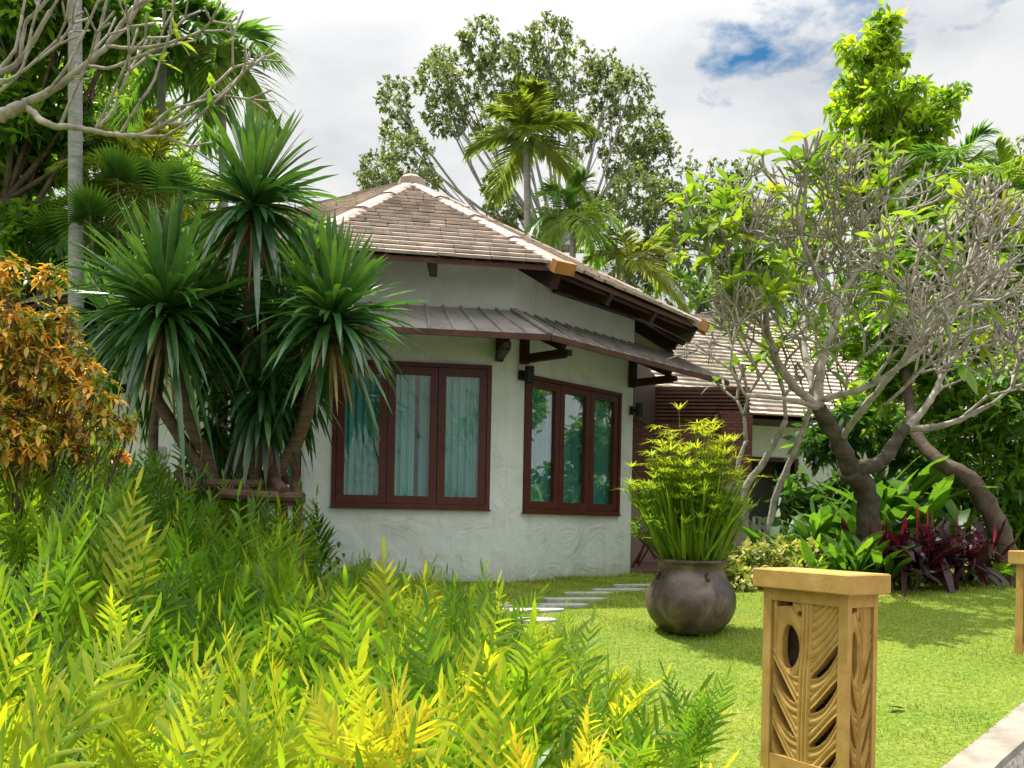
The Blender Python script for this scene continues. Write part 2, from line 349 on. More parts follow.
# ------------------------------------------------------------------ world, sun, camera
SUN_EL, SUN_AZ = 63 * D2R, -44 * D2R        # azimuth from +Y, towards -X
w = bpy.data.worlds.new('World'); bpy.context.scene.world = w; w.use_nodes = True
N, L = w.node_tree.nodes, w.node_tree.links; N.clear()
sky = N.new('ShaderNodeTexSky'); sky.sky_type = 'NISHITA'; sky.sun_disc = False
sky.sun_elevation = SUN_EL; sky.sun_rotation = SUN_AZ % (2 * math.pi); sky.dust_density = 1; sky.ozone_density = 2
tc = N.new('ShaderNodeTexCoord')
mul = N.new('ShaderNodeMix'); mul.data_type = 'RGBA'; mul.blend_type = 'MULTIPLY'; mul.inputs[0].default_value = 1
mul.inputs[7].default_value = (.20, .50, .62, 1)
L.new(sky.outputs[0], mul.inputs[6])
nz = N.new('ShaderNodeTexNoise'); nz.inputs['Scale'].default_value = 6.5; nz.inputs['Detail'].default_value = 9; nz.inputs['Roughness'].default_value = .58; nz.inputs['Distortion'].default_value = .25
mp = N.new('ShaderNodeMapping'); mp.inputs['Scale'].default_value = (1, 1, 2.0); mp.inputs['Location'].default_value = (3.3, 1.7, .2)
L.new(tc.outputs['Generated'], mp.inputs[0]); L.new(mp.outputs[0], nz.inputs['Vector'])
pd = P(815, -25, 1) - np.array([0, 0, EYE]); pd /= np.linalg.norm(pd)
dt = N.new('ShaderNodeVectorMath'); dt.operation = 'DOT_PRODUCT'; dt.inputs[1].default_value = tuple(pd); L.new(tc.outputs['Generated'], dt.inputs[0])
hole = N.new('ShaderNodeMapRange'); hole.inputs[1].default_value = .983; hole.inputs[2].default_value = 1.0; hole.inputs[3].default_value = 0; hole.inputs[4].default_value = .19
L.new(dt.outputs['Value'], hole.inputs[0])
sb = N.new('ShaderNodeMath'); sb.operation = 'SUBTRACT'; L.new(nz.outputs[0], sb.inputs[0]); L.new(hole.outputs[0], sb.inputs[1])
cov = ramp(N, [(.25, (0, 0, 0)), (.37, (1, 1, 1))]); L.new(sb.outputs[0], cov.inputs[0])
n2 = N.new('ShaderNodeTexNoise'); n2.inputs['Scale'].default_value = 3.1; n2.inputs['Detail'].default_value = 8; n2.inputs['Roughness'].default_value = .55
L.new(mp.outputs[0], n2.inputs['Vector'])
cc = ramp(N, [(.38, (.44, .46, .485)), (.48, (.54, .548, .56)), (.58, (.62, .62, .62))]); L.new(n2.outputs[0], cc.inputs[0])
vs = N.new('ShaderNodeVectorMath'); vs.operation = 'SCALE'; sz = N.new('ShaderNodeSeparateXYZ'); L.new(tc.outputs['Generated'], sz.inputs[0]); cie = N.new('ShaderNodeMapRange'); cie.inputs[1].default_value = .45; cie.inputs[2].default_value = .95; cie.inputs[3].default_value = 8.6; cie.inputs[4].default_value = 28; L.new(sz.outputs[2], cie.inputs[0]); L.new(cie.outputs[0], vs.inputs['Scale']); L.new(cc.outputs[0], vs.inputs[0])
mx = N.new('ShaderNodeMix'); mx.data_type = 'RGBA'; L.new(cov.outputs[0], mx.inputs[0]); L.new(mul.outputs[2], mx.inputs[6]); L.new(vs.outputs[0], mx.inputs[7])
bg = N.new('ShaderNodeBackground'); bg.inputs[1].default_value = .1; L.new(mx.outputs[2], bg.inputs[0])
ow = N.new('ShaderNodeOutputWorld'); L.new(bg.outputs[0], ow.inputs[0])
ld = bpy.data.lights.new('sun', 'SUN'); ld.energy = 4.6; ld.angle = .6 * D2R; ld.color = (1, .95, .86)
lo = bpy.data.objects.new('sun', ld); C.objects.link(lo)
sd = Vector((math.sin(SUN_AZ) * math.cos(SUN_EL), math.cos(SUN_AZ) * math.cos(SUN_EL), math.sin(SUN_EL)))
lo.rotation_euler = sd.to_track_quat('Z', 'Y').to_euler(); lo.location = (0, 0, 30)
cd = bpy.data.cameras.new('camera'); cam = bpy.data.objects.new('camera', cd); C.objects.link(cam)
cam.matrix_world = Matrix(((CR, -SR, 0, 0), (0, 0, -1, 0), (SR, CR, 0, EYE), (0, 0, 0, 1)))
cd.sensor_width = 36; cd.lens = 36 * F / 1024; cd.shift_y = (HY - 384) / 1024; cd.clip_end = 2000; cd.clip_start = .05
sc = bpy.context.scene; sc.camera = cam
sc.view_settings.view_transform = 'Standard'; sc.view_settings.look = 'None'; sc.view_settings.exposure = .8; sc.view_settings.gamma = 1
sc.cycles.max_bounces = 8; sc.cycles.transparent_max_bounces = 12; sc.cycles.caustics_reflective = False; sc.cycles.caustics_refractive = False
sc.cycles.use_denoising = True

# ================================================================== the setting
def grid_mesh(name, xs, ys, zf, mat, keep=None, kind='structure'):
    X, Y = np.meshgrid(xs, ys); Z = zf(X, Y); n = len(xs)
    V = np.stack([X, Y, Z], -1).reshape(-1, 3); f = []
    for j in range(len(ys) - 1):
        for i in range(n - 1):
            if keep is None or keep((xs[i] + xs[i + 1]) / 2, (ys[j] + ys[j + 1]) / 2):
                f.append((j * n + i, j * n + i + 1, (j + 1) * n + i + 1, (j + 1) * n + i))
    G = Geo(); G.add(V, f); o = G.build(name, mat, smooth=True); tag(o, kind=kind); return o
KX = 2.10                                     # the kerb line: Y = X + KX
G = Geo(); G.add([(-400, -200, -1.04), (400, -200, -1.04), (400, 700, -1.04), (-400, 700, -1.04)], [(0, 1, 2, 3)])
tag(G.build('ground', 'soil'), kind='structure')
G = Geo(); G.add([(-1.5, -3, -1.0), (30, -3, -1.0), (30, 30, -1.0), (-1.5 + 3, 3.4, -1.0)], [(0, 1, 2, 3)])
tag(G.build('path', 'path'), kind='structure')
# lawn in a sheared grid: a = Y - X (from the kerb), b = X
av = np.concatenate([np.linspace(KX - .02, 12, 70), np.linspace(12.5, 60, 30)]); bv = np.concatenate([np.linspace(-40, -8, 20), np.linspace(-7.7, 9, 110), np.linspace(9.5, 30, 20)])
A_, B_ = np.meshgrid(av, bv); V = np.stack([B_, A_ + B_, g(B_, A_ + B_)], -1).reshape(-1, 3)
nA = len(av); ii, jj = np.meshgrid(np.arange(nA - 1), np.arange(len(bv) - 1)); i0 = (jj * nA + ii).ravel()
G = Geo(); G.add(V, np.stack([i0, i0 + nA, i0 + nA + 1, i0 + 1], 1)); o = G.build('lawn', 'lawn', smooth=True); tag(o, kind='structure')
# kerb wall
kb = []; kt = []; n = 60
ks = np.linspace(-2.5, 12, n); kw = .19
off = np.array([1, -1]) / math.sqrt(2)
V = []; rr = rng.normal(0, .012, (n, 2))
for i, s_ in enumerate(ks):
    x, y = s_, s_ + KX; z = g(x, y) + .0
    ix, iy = x - off[0] * (.02 + rr[i, 0]), y - off[1] * (.02 + rr[i, 0]); ox, oy = x + off[0] * kw, y + off[1] * kw
    V += [(ix, iy, z - .2), (ix, iy, z), (ox + rr[i, 1] * .5, oy - rr[i, 1] * .5, z - .01), (ox, oy, z - .05), (ox + .015, oy - .015, -1.1)]
kr = thing('retaining_kerb', 'low pale concrete retaining kerb with pitted side edging the lawn', 'kerb wall', (1.9, 4, -.5))
f = [(i * 5 + k, i * 5 + k + 1, i * 5 + k + 6, i * 5 + k + 5) for i in range(n - 1) for k in (0, 1, 2)]
Gt = Geo(); Gt.add(V, f); Gt.build('coping', 'kerb', kr)
f = [(i * 5 + 3, i * 5 + 4, i * 5 + 9, i * 5 + 8) for i in range(n - 1)]
Gt = Geo(); Gt.add(V, f); Gt.build('side_face', 'rubble', kr)

# ================================================================== the house
V0 = np.array([-.03, 9.3]); H8 = 8 * D2R
V7 = V0 - 2.02 * np.array([math.cos(H8), math.sin(H8)])
V1 = np.array([1.468, 10.95])
dB = np.array([-.839, .545]); W1 = V7 + 5.0 * dB
nin = np.array([.545, .839]); W2 = W1 + 5.14 * nin
V2 = np.array([1.3, 12.9]); V3 = np.array([.4, 13.6])
WT = 3.42
house = thing('bungalow', 'white plastered bungalow with tiled roof and red brown windows behind the garden', 'house', (-1.4, 11.6, 0))
class Frame:
    def __init__(s, p0, p1):
        s.o = np.array([p0[0], p0[1], 0.]); d = np.array([p1[0] - p0[0], p1[1] - p0[1], 0.]); s.len = np.linalg.norm(d)
        s.u = d / s.len; s.n = np.array([s.u[1], -s.u[0], 0.]); s.z = np.array([0, 0, 1.])
    def pt(s, u, n, z): return s.o + u * s.u + n * s.n + z * s.z
    def box(s, G, u0, u1, n0, n1, z0, z1, tint=.5): G.box(s.pt(u0, n0, z0), (u1 - u0) * s.u, (n1 - n0) * s.n, (z1 - z0) * s.z, tint)
fA = Frame(V7, V0); fC = Frame(V0, V1); fB = Frame(W1, V7)
wl = Geo()
def wallpanel(fr, openings, z1=WT, z0=-.25, inset0=0.0, inset1=0.0):
    """grid of small quads on the outer face, slightly uneven like hand-trowelled plaster"""
    us = [inset0, fr.len - inset1]; zs = [z0, z1]
    for (a, b, c, d) in openings: us += [a, b]; zs += [c, d]
    def fine(l):
        l = sorted(set(l)); r = []
        for p, q in zip(l[:-1], l[1:]): k = max(1, int((q - p) / .12)); r += list(np.linspace(p, q, k, endpoint=False))
        return r + [l[-1]]
    us, zs = fine(us), fine(zs); nu = len(us); V = []
    for z in zs:
        for u in us:
            p = fr.pt(u, 0, z); edge = min(u - us[0], us[-1] - u)
            k = min(1, edge / .15)
            n_ = (.010 * math.sin(7 * p[0] + 3 * z) * math.sin(5 * z + 2 * p[1])) * k
            V.append(fr.pt(u, n_ - .0, z))
    f = []
    for j in range(len(zs) - 1):
        for i in range(nu - 1):
            cu, cz = (us[i] + us[i + 1]) / 2, (zs[j] + zs[j + 1]) / 2
            if any(a < cu < b and c < cz < d for a, b, c, d in openings): continue
            f.append((j * nu + i, j * nu + i + 1, (j + 1) * nu + i + 1, (j + 1) * nu + i))
    wl.add(V, f)
    for a, b, c, d in openings:       # reveals
        for (p, q) in (((a, c), (b, c)), ((b, c), (b, d)), ((b, d), (a, d)), ((a, d), (a, c))):
            wl.add([fr.pt(p[0], .012, p[1]), fr.pt(q[0], .012, q[1]), fr.pt(q[0], -.2, q[1]), fr.pt(p[0], -.2, p[1])], [(0, 1, 2, 3)])
WZ0, WZ1 = .75, 2.26
winA = (.18, 1.81, WZ0, WZ1); winC = (.19, 1.95, WZ0 - .02, WZ1 - .05); winB = (fB.len - 1.50, fB.len - .16, WZ0 + .02, WZ1)
wallpanel(fA, [winA]); wallpanel(fC, [winC]); wallpanel(fB, [winB])
ch = [V1, V2, V3, W2, W1]
for a, b in zip(ch[:-1], ch[1:]):
    fr = Frame(a, b); wl.add([fr.pt(0, 0, -.25), fr.pt(fr.len, 0, -.25), fr.pt(fr.len, 0, WT), fr.pt(0, 0, WT)], [(0, 1, 2, 3)])
wall = wl.build('wall', 'plaster', house)
G = Geo(); G.add([(p[0], p[1], WT - .1) for p in (V7, V0, V1, V3)] + [(p[0], p[1], WT - .1) for p in (V7, V3, W2, W1)], [(0, 1, 2, 3), (4, 5, 6, 7)])
G.add([(p[0], p[1], .02) for p in (V7, V0, V1, V3)] + [(p[0], p[1], .02) for p in (V7, V3, W2, W1)], [(0, 1, 2, 3), (4, 5, 6, 7)])
G.build('dark_lining', 'interior', house)

def window(fr, o, npane, label=None, closed=(True,) * 3):
    a, b, c, d = o; T = .045
    w_ = Geo(); e = .004
    fr.box(w_, a + e, b - e, -.05, .035, c + e, c + T); fr.box(w_, a + e, b - e, -.05, .035, d - T, d - e)
    fr.box(w_, a + e, a + T, -.05, .033, c + T, d - T); fr.box(w_, b - T, b - e, -.05, .033, c + T, d - T)
    fr.box(w_, a - .01, b + .01, .012, .045, c - .012, c + .003)
    wd = w_.build('window', 'wood_red', house)
    if label: wd['label'] = label
    iw = (b - a - 2 * T) / npane
    for k in range(npane):
        x0 = a + T + k * iw + .004; x1 = x0 + iw - .008; S = .078; z0, z1 = c + T + .004, d - T - .004
        s_ = Geo()
        fr.box(s_, x0, x1, -.04, .018, z0, z0 + S); fr.box(s_, x0, x1, -.04, .018, z1 - S, z1)
        fr.box(s_, x0, x0 + S, -.04, .016, z0 + S, z1 - S); fr.box(s_, x1 - S, x1, -.04, .016, z0 + S, z1 - S)
        s_.build('frame', 'wood_red', wd)
        g_ = Geo(); fr.box(g_, x0 + S - .005, x1 - S + .005, -.016, -.010, z0 + S - .005, z1 - S + .005)
        g_.build('pane', 'glass', wd)
    # curtains: gathered cloth hanging behind the glass, one gap
    n = 260; us = np.linspace(a - .05, b + .05, n); ph = np.cumsum(rng.uniform(.25, .85, n))
    dep = -.10 + .028 * np.sin(ph) + .012 * np.sin(us * 9)
    gap = a + (b - a) * .53
    gp = (np.abs(us - gap) < .02)
    V = np.array([fr.pt(u, q, z) for z in (c - .2, d + .15) for u, q in zip(us, dep)])
    f = [(i, i + 1, n + i + 1, n + i) for i in range(n - 1) if not (gp[i] or gp[i + 1])]
    Gc = Geo(); Gc.add(V, f); Gc.build('curtain', 'curtain', wd, smooth=True)
window(fA, winA, 3); window(fC, winC, 3); window(fB, winB, 3)

# ---- roof
O = np.array([-1.40, 11.63, 5.02]); Q = np.array([-1.40 + 4.6 * dB[0], 11.63 + 4.6 * dB[1], 5.02])
EZ = 3.18
E0 = np.array([.42, 8.82, EZ]); E7 = np.array([-2.13, 8.40, EZ]); E1 = np.array([2.22, 10.80, EZ - .12])
E6 = np.array([E7[0] + 5.4 * dB[0], E7[1] + 5.4 * dB[1], EZ]); E2 = np.array([2.15, 13.2, EZ - .05]); E3 = np.array([.9, 14.5, EZ])
E5 = np.array([E6[0] + 6.4 * nin[0], E6[1] + 6.4 * nin[1], EZ])
E4 = np.array([E3[0] - .4, E3[1] + .2, EZ])
roof = Geo()
def deck(poly, th=.05):
    n = len(poly); V = list(poly) + [p - np.array([0, 0, th]) for p in poly]
    roof.add([V[i] for i in range(n)], [tuple(range(n))] if n == 4 else [(0, 1, 2)])
    roof.add([V[n + i] for i in range(n)][::-1], [tuple(range(n))] if n == 4 else [(0, 1, 2)])
    for i in range(n):
        a, b = poly[i], poly[(i + 1) % n]; dz = np.array([0, 0, th]); roof.add([a, a - dz, b - dz, b], [(0, 1, 2, 3)])
faces = [([E7, E0, O]), ([E0, E1, O]), ([E1, E2, O]), ([E2, E3, O]), ([E6, E7, O, Q]), ([E3, E4, O]), ([E4, E5, Q, O])]
for p in faces: deck(p)
rf = roof.build('roof', 'wood_soffit', house)
def tiles(G, e0, e1, apL, apR, rows, tw=.17, th=.03, lift=.012, jit=.006, step=.02):
    """courses between eave e0-e1 and the upper points apL, apR (may coincide)"""
    e0, e1, apL, apR = map(np.asarray, (e0, e1, apL, apR))
    nrm = np.cross(e1 - e0, apL - e0); nrm = nrm / np.linalg.norm(nrm); nrm = nrm if nrm[2] > 0 else -nrm
    for r in range(rows):
        t0, t1 = r / rows, min(1, (r + 1.25) / rows)
        L0, R0 = e0 + (apL - e0) * t0, e1 + (apR - e1) * t0; L1, R1 = e0 + (apL - e0) * t1, e1 + (apR - e1) * t1
        wid = np.linalg.norm(R0 - L0); n = max(1, int(wid / tw)); sh = (r % 2) * .5
        ed = [0] + [min(1, max(0, (k + sh) / n)) for k in range(n + 1)] + [1]
        for a, b in zip(ed[:-1], ed[1:]):
            if b - a < .08 / max(wid, .1): continue
            tin = rng.random(); dj = rng.normal(0, jit)
            gapu = .0006 / max(wid, .1)
            lo0, lo1 = L0 + (R0 - L0) * (a + gapu), L0 + (R0 - L0) * (b - gapu)
            # upper edge: same absolute direction up-slope, kept inside the hips
            up0, up1 = L1 + (R1 - L1) * (a + gapu), L1 + (R1 - L1) * (b - gapu)
            dn = (lo0 - up0); dn = dn / (np.linalg.norm(dn) + 1e-9)
            z0 = nrm * (step + th + dj * .5 + lift); z1 = nrm * (lift)
            q0, q1 = lo0 + dn * (step + dj), lo1 + dn * (step + dj)
            V = [q0 + z0, q1 + z0, up1 + z1, up0 + z1, q0 + z0 - nrm * th, q1 + z0 - nrm * th]
            G.add(V, [(0, 1, 2, 3), (4, 5, 1, 0)], tin)
T_ = Geo(); tiles(T_, E7, E0, O, O, 21); T_.build('roof_tiles', 'tile', rf)
T_ = Geo(); tiles(T_, E0, E1, O, O, 21); T_.build('roof_tiles', 'tile', rf)
T_ = Geo(); tiles(T_, E6, E7, Q, O, 21); T_.build('roof_tiles', 'tile', rf)
T_ = Geo(); tiles(T_, E1, E2, O, O, 12); tiles(T_, E2, E3, O, O, 12); tiles(T_, E3, E4, O, O, 12); tiles(T_, E4, E5, O, Q, 12); T_.build('roof_tiles', 'tile', rf)
def ridge(a, b, n, wd=.11, h=.05):
    a, b = np.asarray(a), np.asarray(b); d = (b - a); L_ = np.linalg.norm(d); d /= L_
    sv = np.cross(d, [0, 0, 1.]); sv /= np.linalg.norm(sv); up = np.cross(sv, d)
    G_ = Geo()
    for k in range(n):
        p, q = a + d * L_ * k / n, a + d * (L_ * (k + 1) / n + .03); k0 = .012 * (1 - 0); tin = rng.random()
        pr = [(-wd, -.06), (-wd, .02), (-wd * .45, h), (wd * .45, h), (wd, .02), (wd, -.06)]
        for (s0, u0), (s1, u1) in zip(pr[:-1], pr[1:]):
            G_.add([p + sv * s0 + up * (u0 + .0), p + sv * s1 + up * u1, q + sv * s1 * 1.06 + up * (u1 + .018), q + sv * s0 * 1.06 + up * (u0 + .018)], [(0, 1, 2, 3)], tin)
        G_.add([q + sv * s0 * 1.06 + up * (u0 + .018) for s0, u0 in (pr[1], pr[2], pr[3], pr[4])], [(0, 3, 2, 1)], tin)
    return G_
for a, b, n in ((O, E0, 4), (O, E7, 4), (O, E1, 5), (O, Q, 5), (Q, E6, 4), (O, E2, 3)):
    b2 = b + (b - a) / np.linalg.norm(b - a) * .02
    ridge(a, b2, n).build('ridge_cap', 'ridge', rf, )
for b in (E0, E7, E1):
    d = norm(b - O); s_ = np.cross(d, [0, 0, 1.]); s_ /= np.linalg.norm(s_); up = np.cross(s_, d); G = Geo()
    p = b + d * .02 - s_ * .12 - up * .05; G.box(p, s_ * .24, d * .10, up * .12); G.build('ridge_end', 'terracotta', rf)
G = Geo(); c = O + np.array([0, 0, .02])
G.lathe(c, [(.20, -.10), (.17, .04), (.10, .09), (.0, .12)], 8); G.build('roof_cap', 'ridge', rf)
# rafters: hip beams and common rafters
def beam(G_, a, b, w_=.09, h_=.16, tint=.5):
    a, b = np.asarray(a, float), np.asarray(b, float); d = b - a; L_ = np.linalg.norm(d); d /= L_
    sv = np.cross(d, [0, 0, 1.]); sv /= np.linalg.norm(sv); up = np.cross(sv, d)
    G_.box(a - sv * w_ / 2 - up * h_ / 2, d * L_, sv * w_, up * h_, tint)
for vtx, e in ((V0, E0), (V7, E7), (V1, E1)):
    e2 = O + (e - O) * .985 - np.array([0, 0, .16]); a = O + (e - O) * .62 - np.array([0, 0, .16]); G = Geo(); beam(G, a, e2, .10, .17); G.build('hip_rafter', 'wood_dark', rf)
def rafters(e0, e1, ts, up_=.30, drop=.13):
    for t in ts:
        e = e0 + (e1 - e0) * t; m = e0 + (e1 - e0) * .5; top = O - m; top = top / np.linalg.norm(top)
        G = Geo(); beam(G, e + top * .04 - np.array([0, 0, drop]), e + top * 1.0 - np.array([0, 0, drop]), .07, .13); G.build('rafter', 'wood_dark', rf)
rafters(E0, E1, (.34, .66)); rafters(E7, E0, (.2, .52)); rafters(E1, E2, (.2, .5)); rafters(E6, E7, (.55, .8))
G = Geo(); beam(G, E0 * .985 + O * .015 - np.array([0, 0, .075]), E1 * .985 + O * .015 - np.array([0, 0, .075]), .025, .07); G.build('fascia', 'wood_dark', rf)
G = Geo(); beam(G, E1 * .985 + O * .015 - np.array([0, 0, .075]), E2 * .985 + O * .015 - np.array([0, 0, .075]), .025, .07); G.build('fascia', 'wood_dark', rf)
# the big projecting purlin beyond the wall end on the patio side
for z_, ex in ((EZ + .03, 1.0),):
    a = fC.pt(.55, .12, z_); b = fC.pt(fC.len + ex, .12, z_ - .02); G = Geo(); beam(G, a, b, .09, .16); G.build('purlin', 'wood_dark', rf)
a = fC.pt(fC.len - .3, .45, EZ - .42); b = fC.pt(fC.len + .95, .50, EZ - .46); 

# ---- awning
AZ1, AZ0, AO = 2.83, 2.44, .74
aw = Geo(); ribs = Geo()
def off(fr, u, n, z): return fr.pt(u, n, z)
# hip point where both strips meet
b0 = norm(np.array([*(fA.n[:2] + fC.n[:2]), 0])); kk = AO / float(b0[:2] @ fA.n[:2])
Hc = np.array([V0[0], V0[1], 0]) + b0 * kk
b7 = norm(np.array([*(fA.n[:2] + fB.n[:2]), 0])); k7 = AO / float(b7[:2] @ fA.n[:2])
H7 = np.array([V7[0], V7[1], 0]) + b7 * k7
zz = lambda p, z: np.array([p[0], p[1], z])
TIP = fC.pt(fC.len + 1.0, AO, AZ0); TIPi = fC.pt(fC.len + .75, .0, AZ1)
quads = [(zz(V7, AZ1), zz(V0, AZ1), zz(Hc, AZ0), zz(H7, AZ0)), (zz(V0, AZ1), TIPi, TIP, zz(Hc, AZ0)), (fB.pt(1.2, 0, AZ1), zz(V7, AZ1), zz(H7, AZ0), fB.pt(1.2, AO, AZ0))]
awn = None
for qi, (a, b, c_, d) in enumerate(quads):
    G = Geo(); up = np.array([0, 0, .018])
    n = int(np.linalg.norm(b - a) / .17)
    G.add([a + up, b + up, c_ + up, d + up], [(0, 3, 2, 1)])
    for k in range(n + 1):
        t = k / n; p = a + (b - a) * t; q = d + (c_ - d) * t; dd = norm(q - p)
        sv = norm(np.cross(dd, [0, 0, 1.])); u2 = np.cross(sv, dd)
        G.box(p - sv * .011 + up, sv * .022, (q - p), np.array([0, 0, .022]))
    G.build('awning_sheet', 'awning', house)
    G = Geo(); dn = np.array([0, 0, -.012])
    G.add([a, b, c_, d], [(0, 1, 2, 3)]); G.add([a + dn, b + dn, c_ + dn, d + dn], [(0, 1, 2, 3)])
    for k in range(1, 4):
        t = k / 4; p = a + (d - a) * t + dn; q = b + (c_ - b) * t + dn; G.box(p, (q - p), (d - a) * .04, dn * 3)
    e = norm(c_ - d); G.box(d + np.array([0, 0, -.045]), (c_ - d), norm(np.cross(e, [0, 0, 1])) * .022, np.array([0, 0, .058]))
    G.build('awning_boards', 'wood_soffit', house)
hd = zz(Hc, AZ0) - zz(V0, AZ1); G = Geo(); beam(G, zz(V0, AZ1 + .035), zz(Hc, AZ0 + .035), .07, .02); G.build('awning_hip_strip', 'awning', house)
# brackets: post on the wall, arm outwards, strut under the sheet
def bracket(fr, u, zt=AZ0, out=.62):
    G = Geo(); fr.box(G, u - .04, u + .04, .013, .085, zt - .14, zt + .26)
    fr.box(G, u - .035, u + .035, .085, out, zt - .13, zt - .045)
    beam(G, fr.pt(u, .1, zt + .20), fr.pt(u, out - .02, zt - .03), .06, .07)
    G.box(fr.pt(u - .035, out, zt - .115), fr.u * .07, fr.n * .06, np.array([0, 0, .055]))
    return G.build('bracket', 'wood_dark', house)
bracket(fA, fA.len - .14); bracket(fA, .2); bracket(fC, .14, out=.60); bracket(fC, fC.len - .09, out=.60); bracket(fB, 3.2)

# dark gable boarding and patio lintel beyond the corner (closes the space under the awning)
G = Geo(); fr = Frame(V1, V1 + np.array([.60, 1.95]))
fr.box(G, 0.05, 1.9, -.06, 0, 1.98, 2.76)
G.build('patio_lintel', 'wood_dark', house)
G = Geo()
for k in range(6): a_ = fC.pt(fC.len + .1, AO * (k + .5) / 6, AZ0 + .06 + (AZ1 - AZ0) * (1 - (k + .5) / 6) - .10); G.box(a_, fC.u * .85, fC.n * .07, np.array([0, 0, .03]))
G.build('patio_slats', 'wood_soffit', house)

# ---- wall lamps
def wall_lamp(fr, u, z, label):
    p = fr.pt(u, .05, z); t = thing('wall_lamp', label, 'wall lamp', p, 'black outdoor wall lamps on the bungalow')
    G = Geo(); fr.box(G, u - .045, u + .045, .014, .05, z - .05, z + .05); G.build('wall_plate', 'black', t)
    G = Geo(); c = fr.pt(u, .13, z); G.lathe(c, [(.0, -.085), (.05, -.085), (.05, .085), (.0, .085)], 20); G.build('lamp_shade', 'black', t)
    G = Geo(); fr.box(G, u - .012, u + .012, .045, .09, z - .012, z + .012); G.build('arm', 'black', t)
wall_lamp(fC, .13, 2.18, 'black cylinder wall lamp at the front corner between the two big windows')
wall_lamp(fC, fC.len - .05, 2.02, 'black cylinder wall lamp at the wall end beside the patio')
wall_lamp(fB, fB.len - 3.2, 2.15, 'black wall lamp on the shaded side wall left of the spiky tree')
t = thing('wall_box', 'small white and red box on the shaded wall behind the spiky tree stems', 'box', fB.pt(fB.len - 2.45, .0, .9))
G = Geo(); fB.box(G, fB.len - 2.55, fB.len - 2.38, .013, .12, 1.12, 1.42); G.build('box_body', 'whitebox', t)
G = Geo(); fB.box(G, fB.len - 2.54, fB.len - 2.39, .013, .11, .88, 1.117); G.build('red_panel', 'redbox', t)

# ================================================================== patio and second house
pf = [V1 + np.array([-.1, .05]), np.array([2.35, 10.75]), np.array([3.4, 12.2]), np.array([3.4, 16.5]), np.array([.5, 16.5]), ]
G = Geo(); G.box((1.42, 10.98, -.1), (1.35, 0, 0), (0, 5.5, 0), (0, 0, .155)); tag(G.build('patio_floor', 'floor'), kind='structure')
pw = thing('patio_wall', 'brick and pinkish plaster wall of the patio behind the papyrus pot', 'wall', (2.4, 12.2, 0))
G = Geo(); G.box((1.75, 13.4, 1.0), (1.6, -.2, 0), (0.02, .18, 0), (0, 0, 1.2)); G.box((2.62, 11.22, 1.22), (.40, .0, 0), (0, .35, 0), (0, 0, .85)); G.build('brick_panel', 'brick', pw, uvbox=True)
G = Geo(); G.box((1.75, 13.42, 0), (1.6, -.2, 0), (0.02, .18, 0), (0, 0, 1.0)); G.box((2.64, 11.24, -.05), (.36, .0, 0), (0, .31, 0), (0, 0, 1.27)); G.build('plaster_panel', 'pink', pw)
G = Geo()
for k in range(9): G.box((1.6, 13.36, 2.2 + k * .055), (1.9, -.2, 0), (0, .03, 0), (0, 0, .03))
G.box((1.6, 13.42, 2.2), (1.9, -.2, 0), (0, .03, 0), (0, 0, .5)); G.build('louvre_panel', 'wood_soffit', pw)
def chair(x, y, rz, label):
    t = thing('folding_chair', label, 'chair', (x, y, .057), 'wooden folding chairs on the patio'); t.rotation_euler = (0, 0, 0)
    R = np.array([[math.cos(rz), -math.sin(rz), 0], [math.sin(rz), math.cos(rz), 0], [0, 0, 1]]); o = np.array([x, y, .057])
    T = lambda p: R @ np.array(p, float) + o
    def bm(G, a, b, w_=.035, h_=.022): beam(G, T(a), T(b), w_, h_)
    for s_ in (-.22, .22):
        G = Geo(); bm(G, (s_, -.22, 0), (s_, .26, .88)); G.build('leg', 'wood_red', t)
        G = Geo(); bm(G, (s_ * .86, .24, 0), (s_ * .86, -.2, .45)); G.build('leg', 'wood_red', t)
        G = Geo(); bm(G, (s_, -.24, .62), (s_, .16, .64), .045, .02); G.build('armrest', 'wood_red', t)
    G = Geo()
    for k in range(6): bm(G, (-.19, -.2 + .075 * k, .44), (.19, -.2 + .075 * k, .44), .05, .016)
    G.build('seat', 'wood_red', t)
    G = Geo()
    for k in range(6): bm(G, (-.21, .085 + .03 * k, .52 + k * .06), (.21, .085 + .03 * k, .52 + k * .06), .016, .04)
    G.build('backrest', 'wood_red', t)
chair(1.86, 11.75, -1.9, 'dark red folding chair nearest the corner of the white wall')
chair(2.12, 12.75, -2.6, 'dark red folding chair deeper in the patio behind the pot')

h2 = thing('neighbouring_house', 'second white house with pale tiled roof half hidden behind the bare tree', 'house', (5, 17, 0))
G = Geo(); d2 = np.array([.96, .28, 0]); n2_ = np.array([-.28, .96, 0]); o2 = np.array([2.4, 15.6, -.1]); Z = np.array([0, 0, 1.])
def b2(G, u0, u1, n0, n1, z0, z1): G.box(o2 + d2 * u0 + n2_ * n0 + Z * z0, d2 * (u1 - u0), n2_ * (n1 - n0), Z * (z1 - z0))
b2(G, 0, 1.4, 0, .2, 0, 2.7); b2(G, 2.95, 7.5, 0, .2, 0, 2.7); b2(G, 1.4, 2.95, 0, .2, 1.95, 2.7); b2(G, 7.3, 7.5, .2, 4, 0, 2.7); b2(G, 0, 7.3, 4.0, 4.2, 0, 2.7); b2(G, 0, .2, .2, 4, 0, 2.7)
G.build('wall', 'plaster', h2)
G = Geo(); b2(G, .2, 7.3, .5, .6, 0, 2.7); G.build('dark_lining', 'interior', h2)  # dark sheet standing in for the unlit room behind the doorway
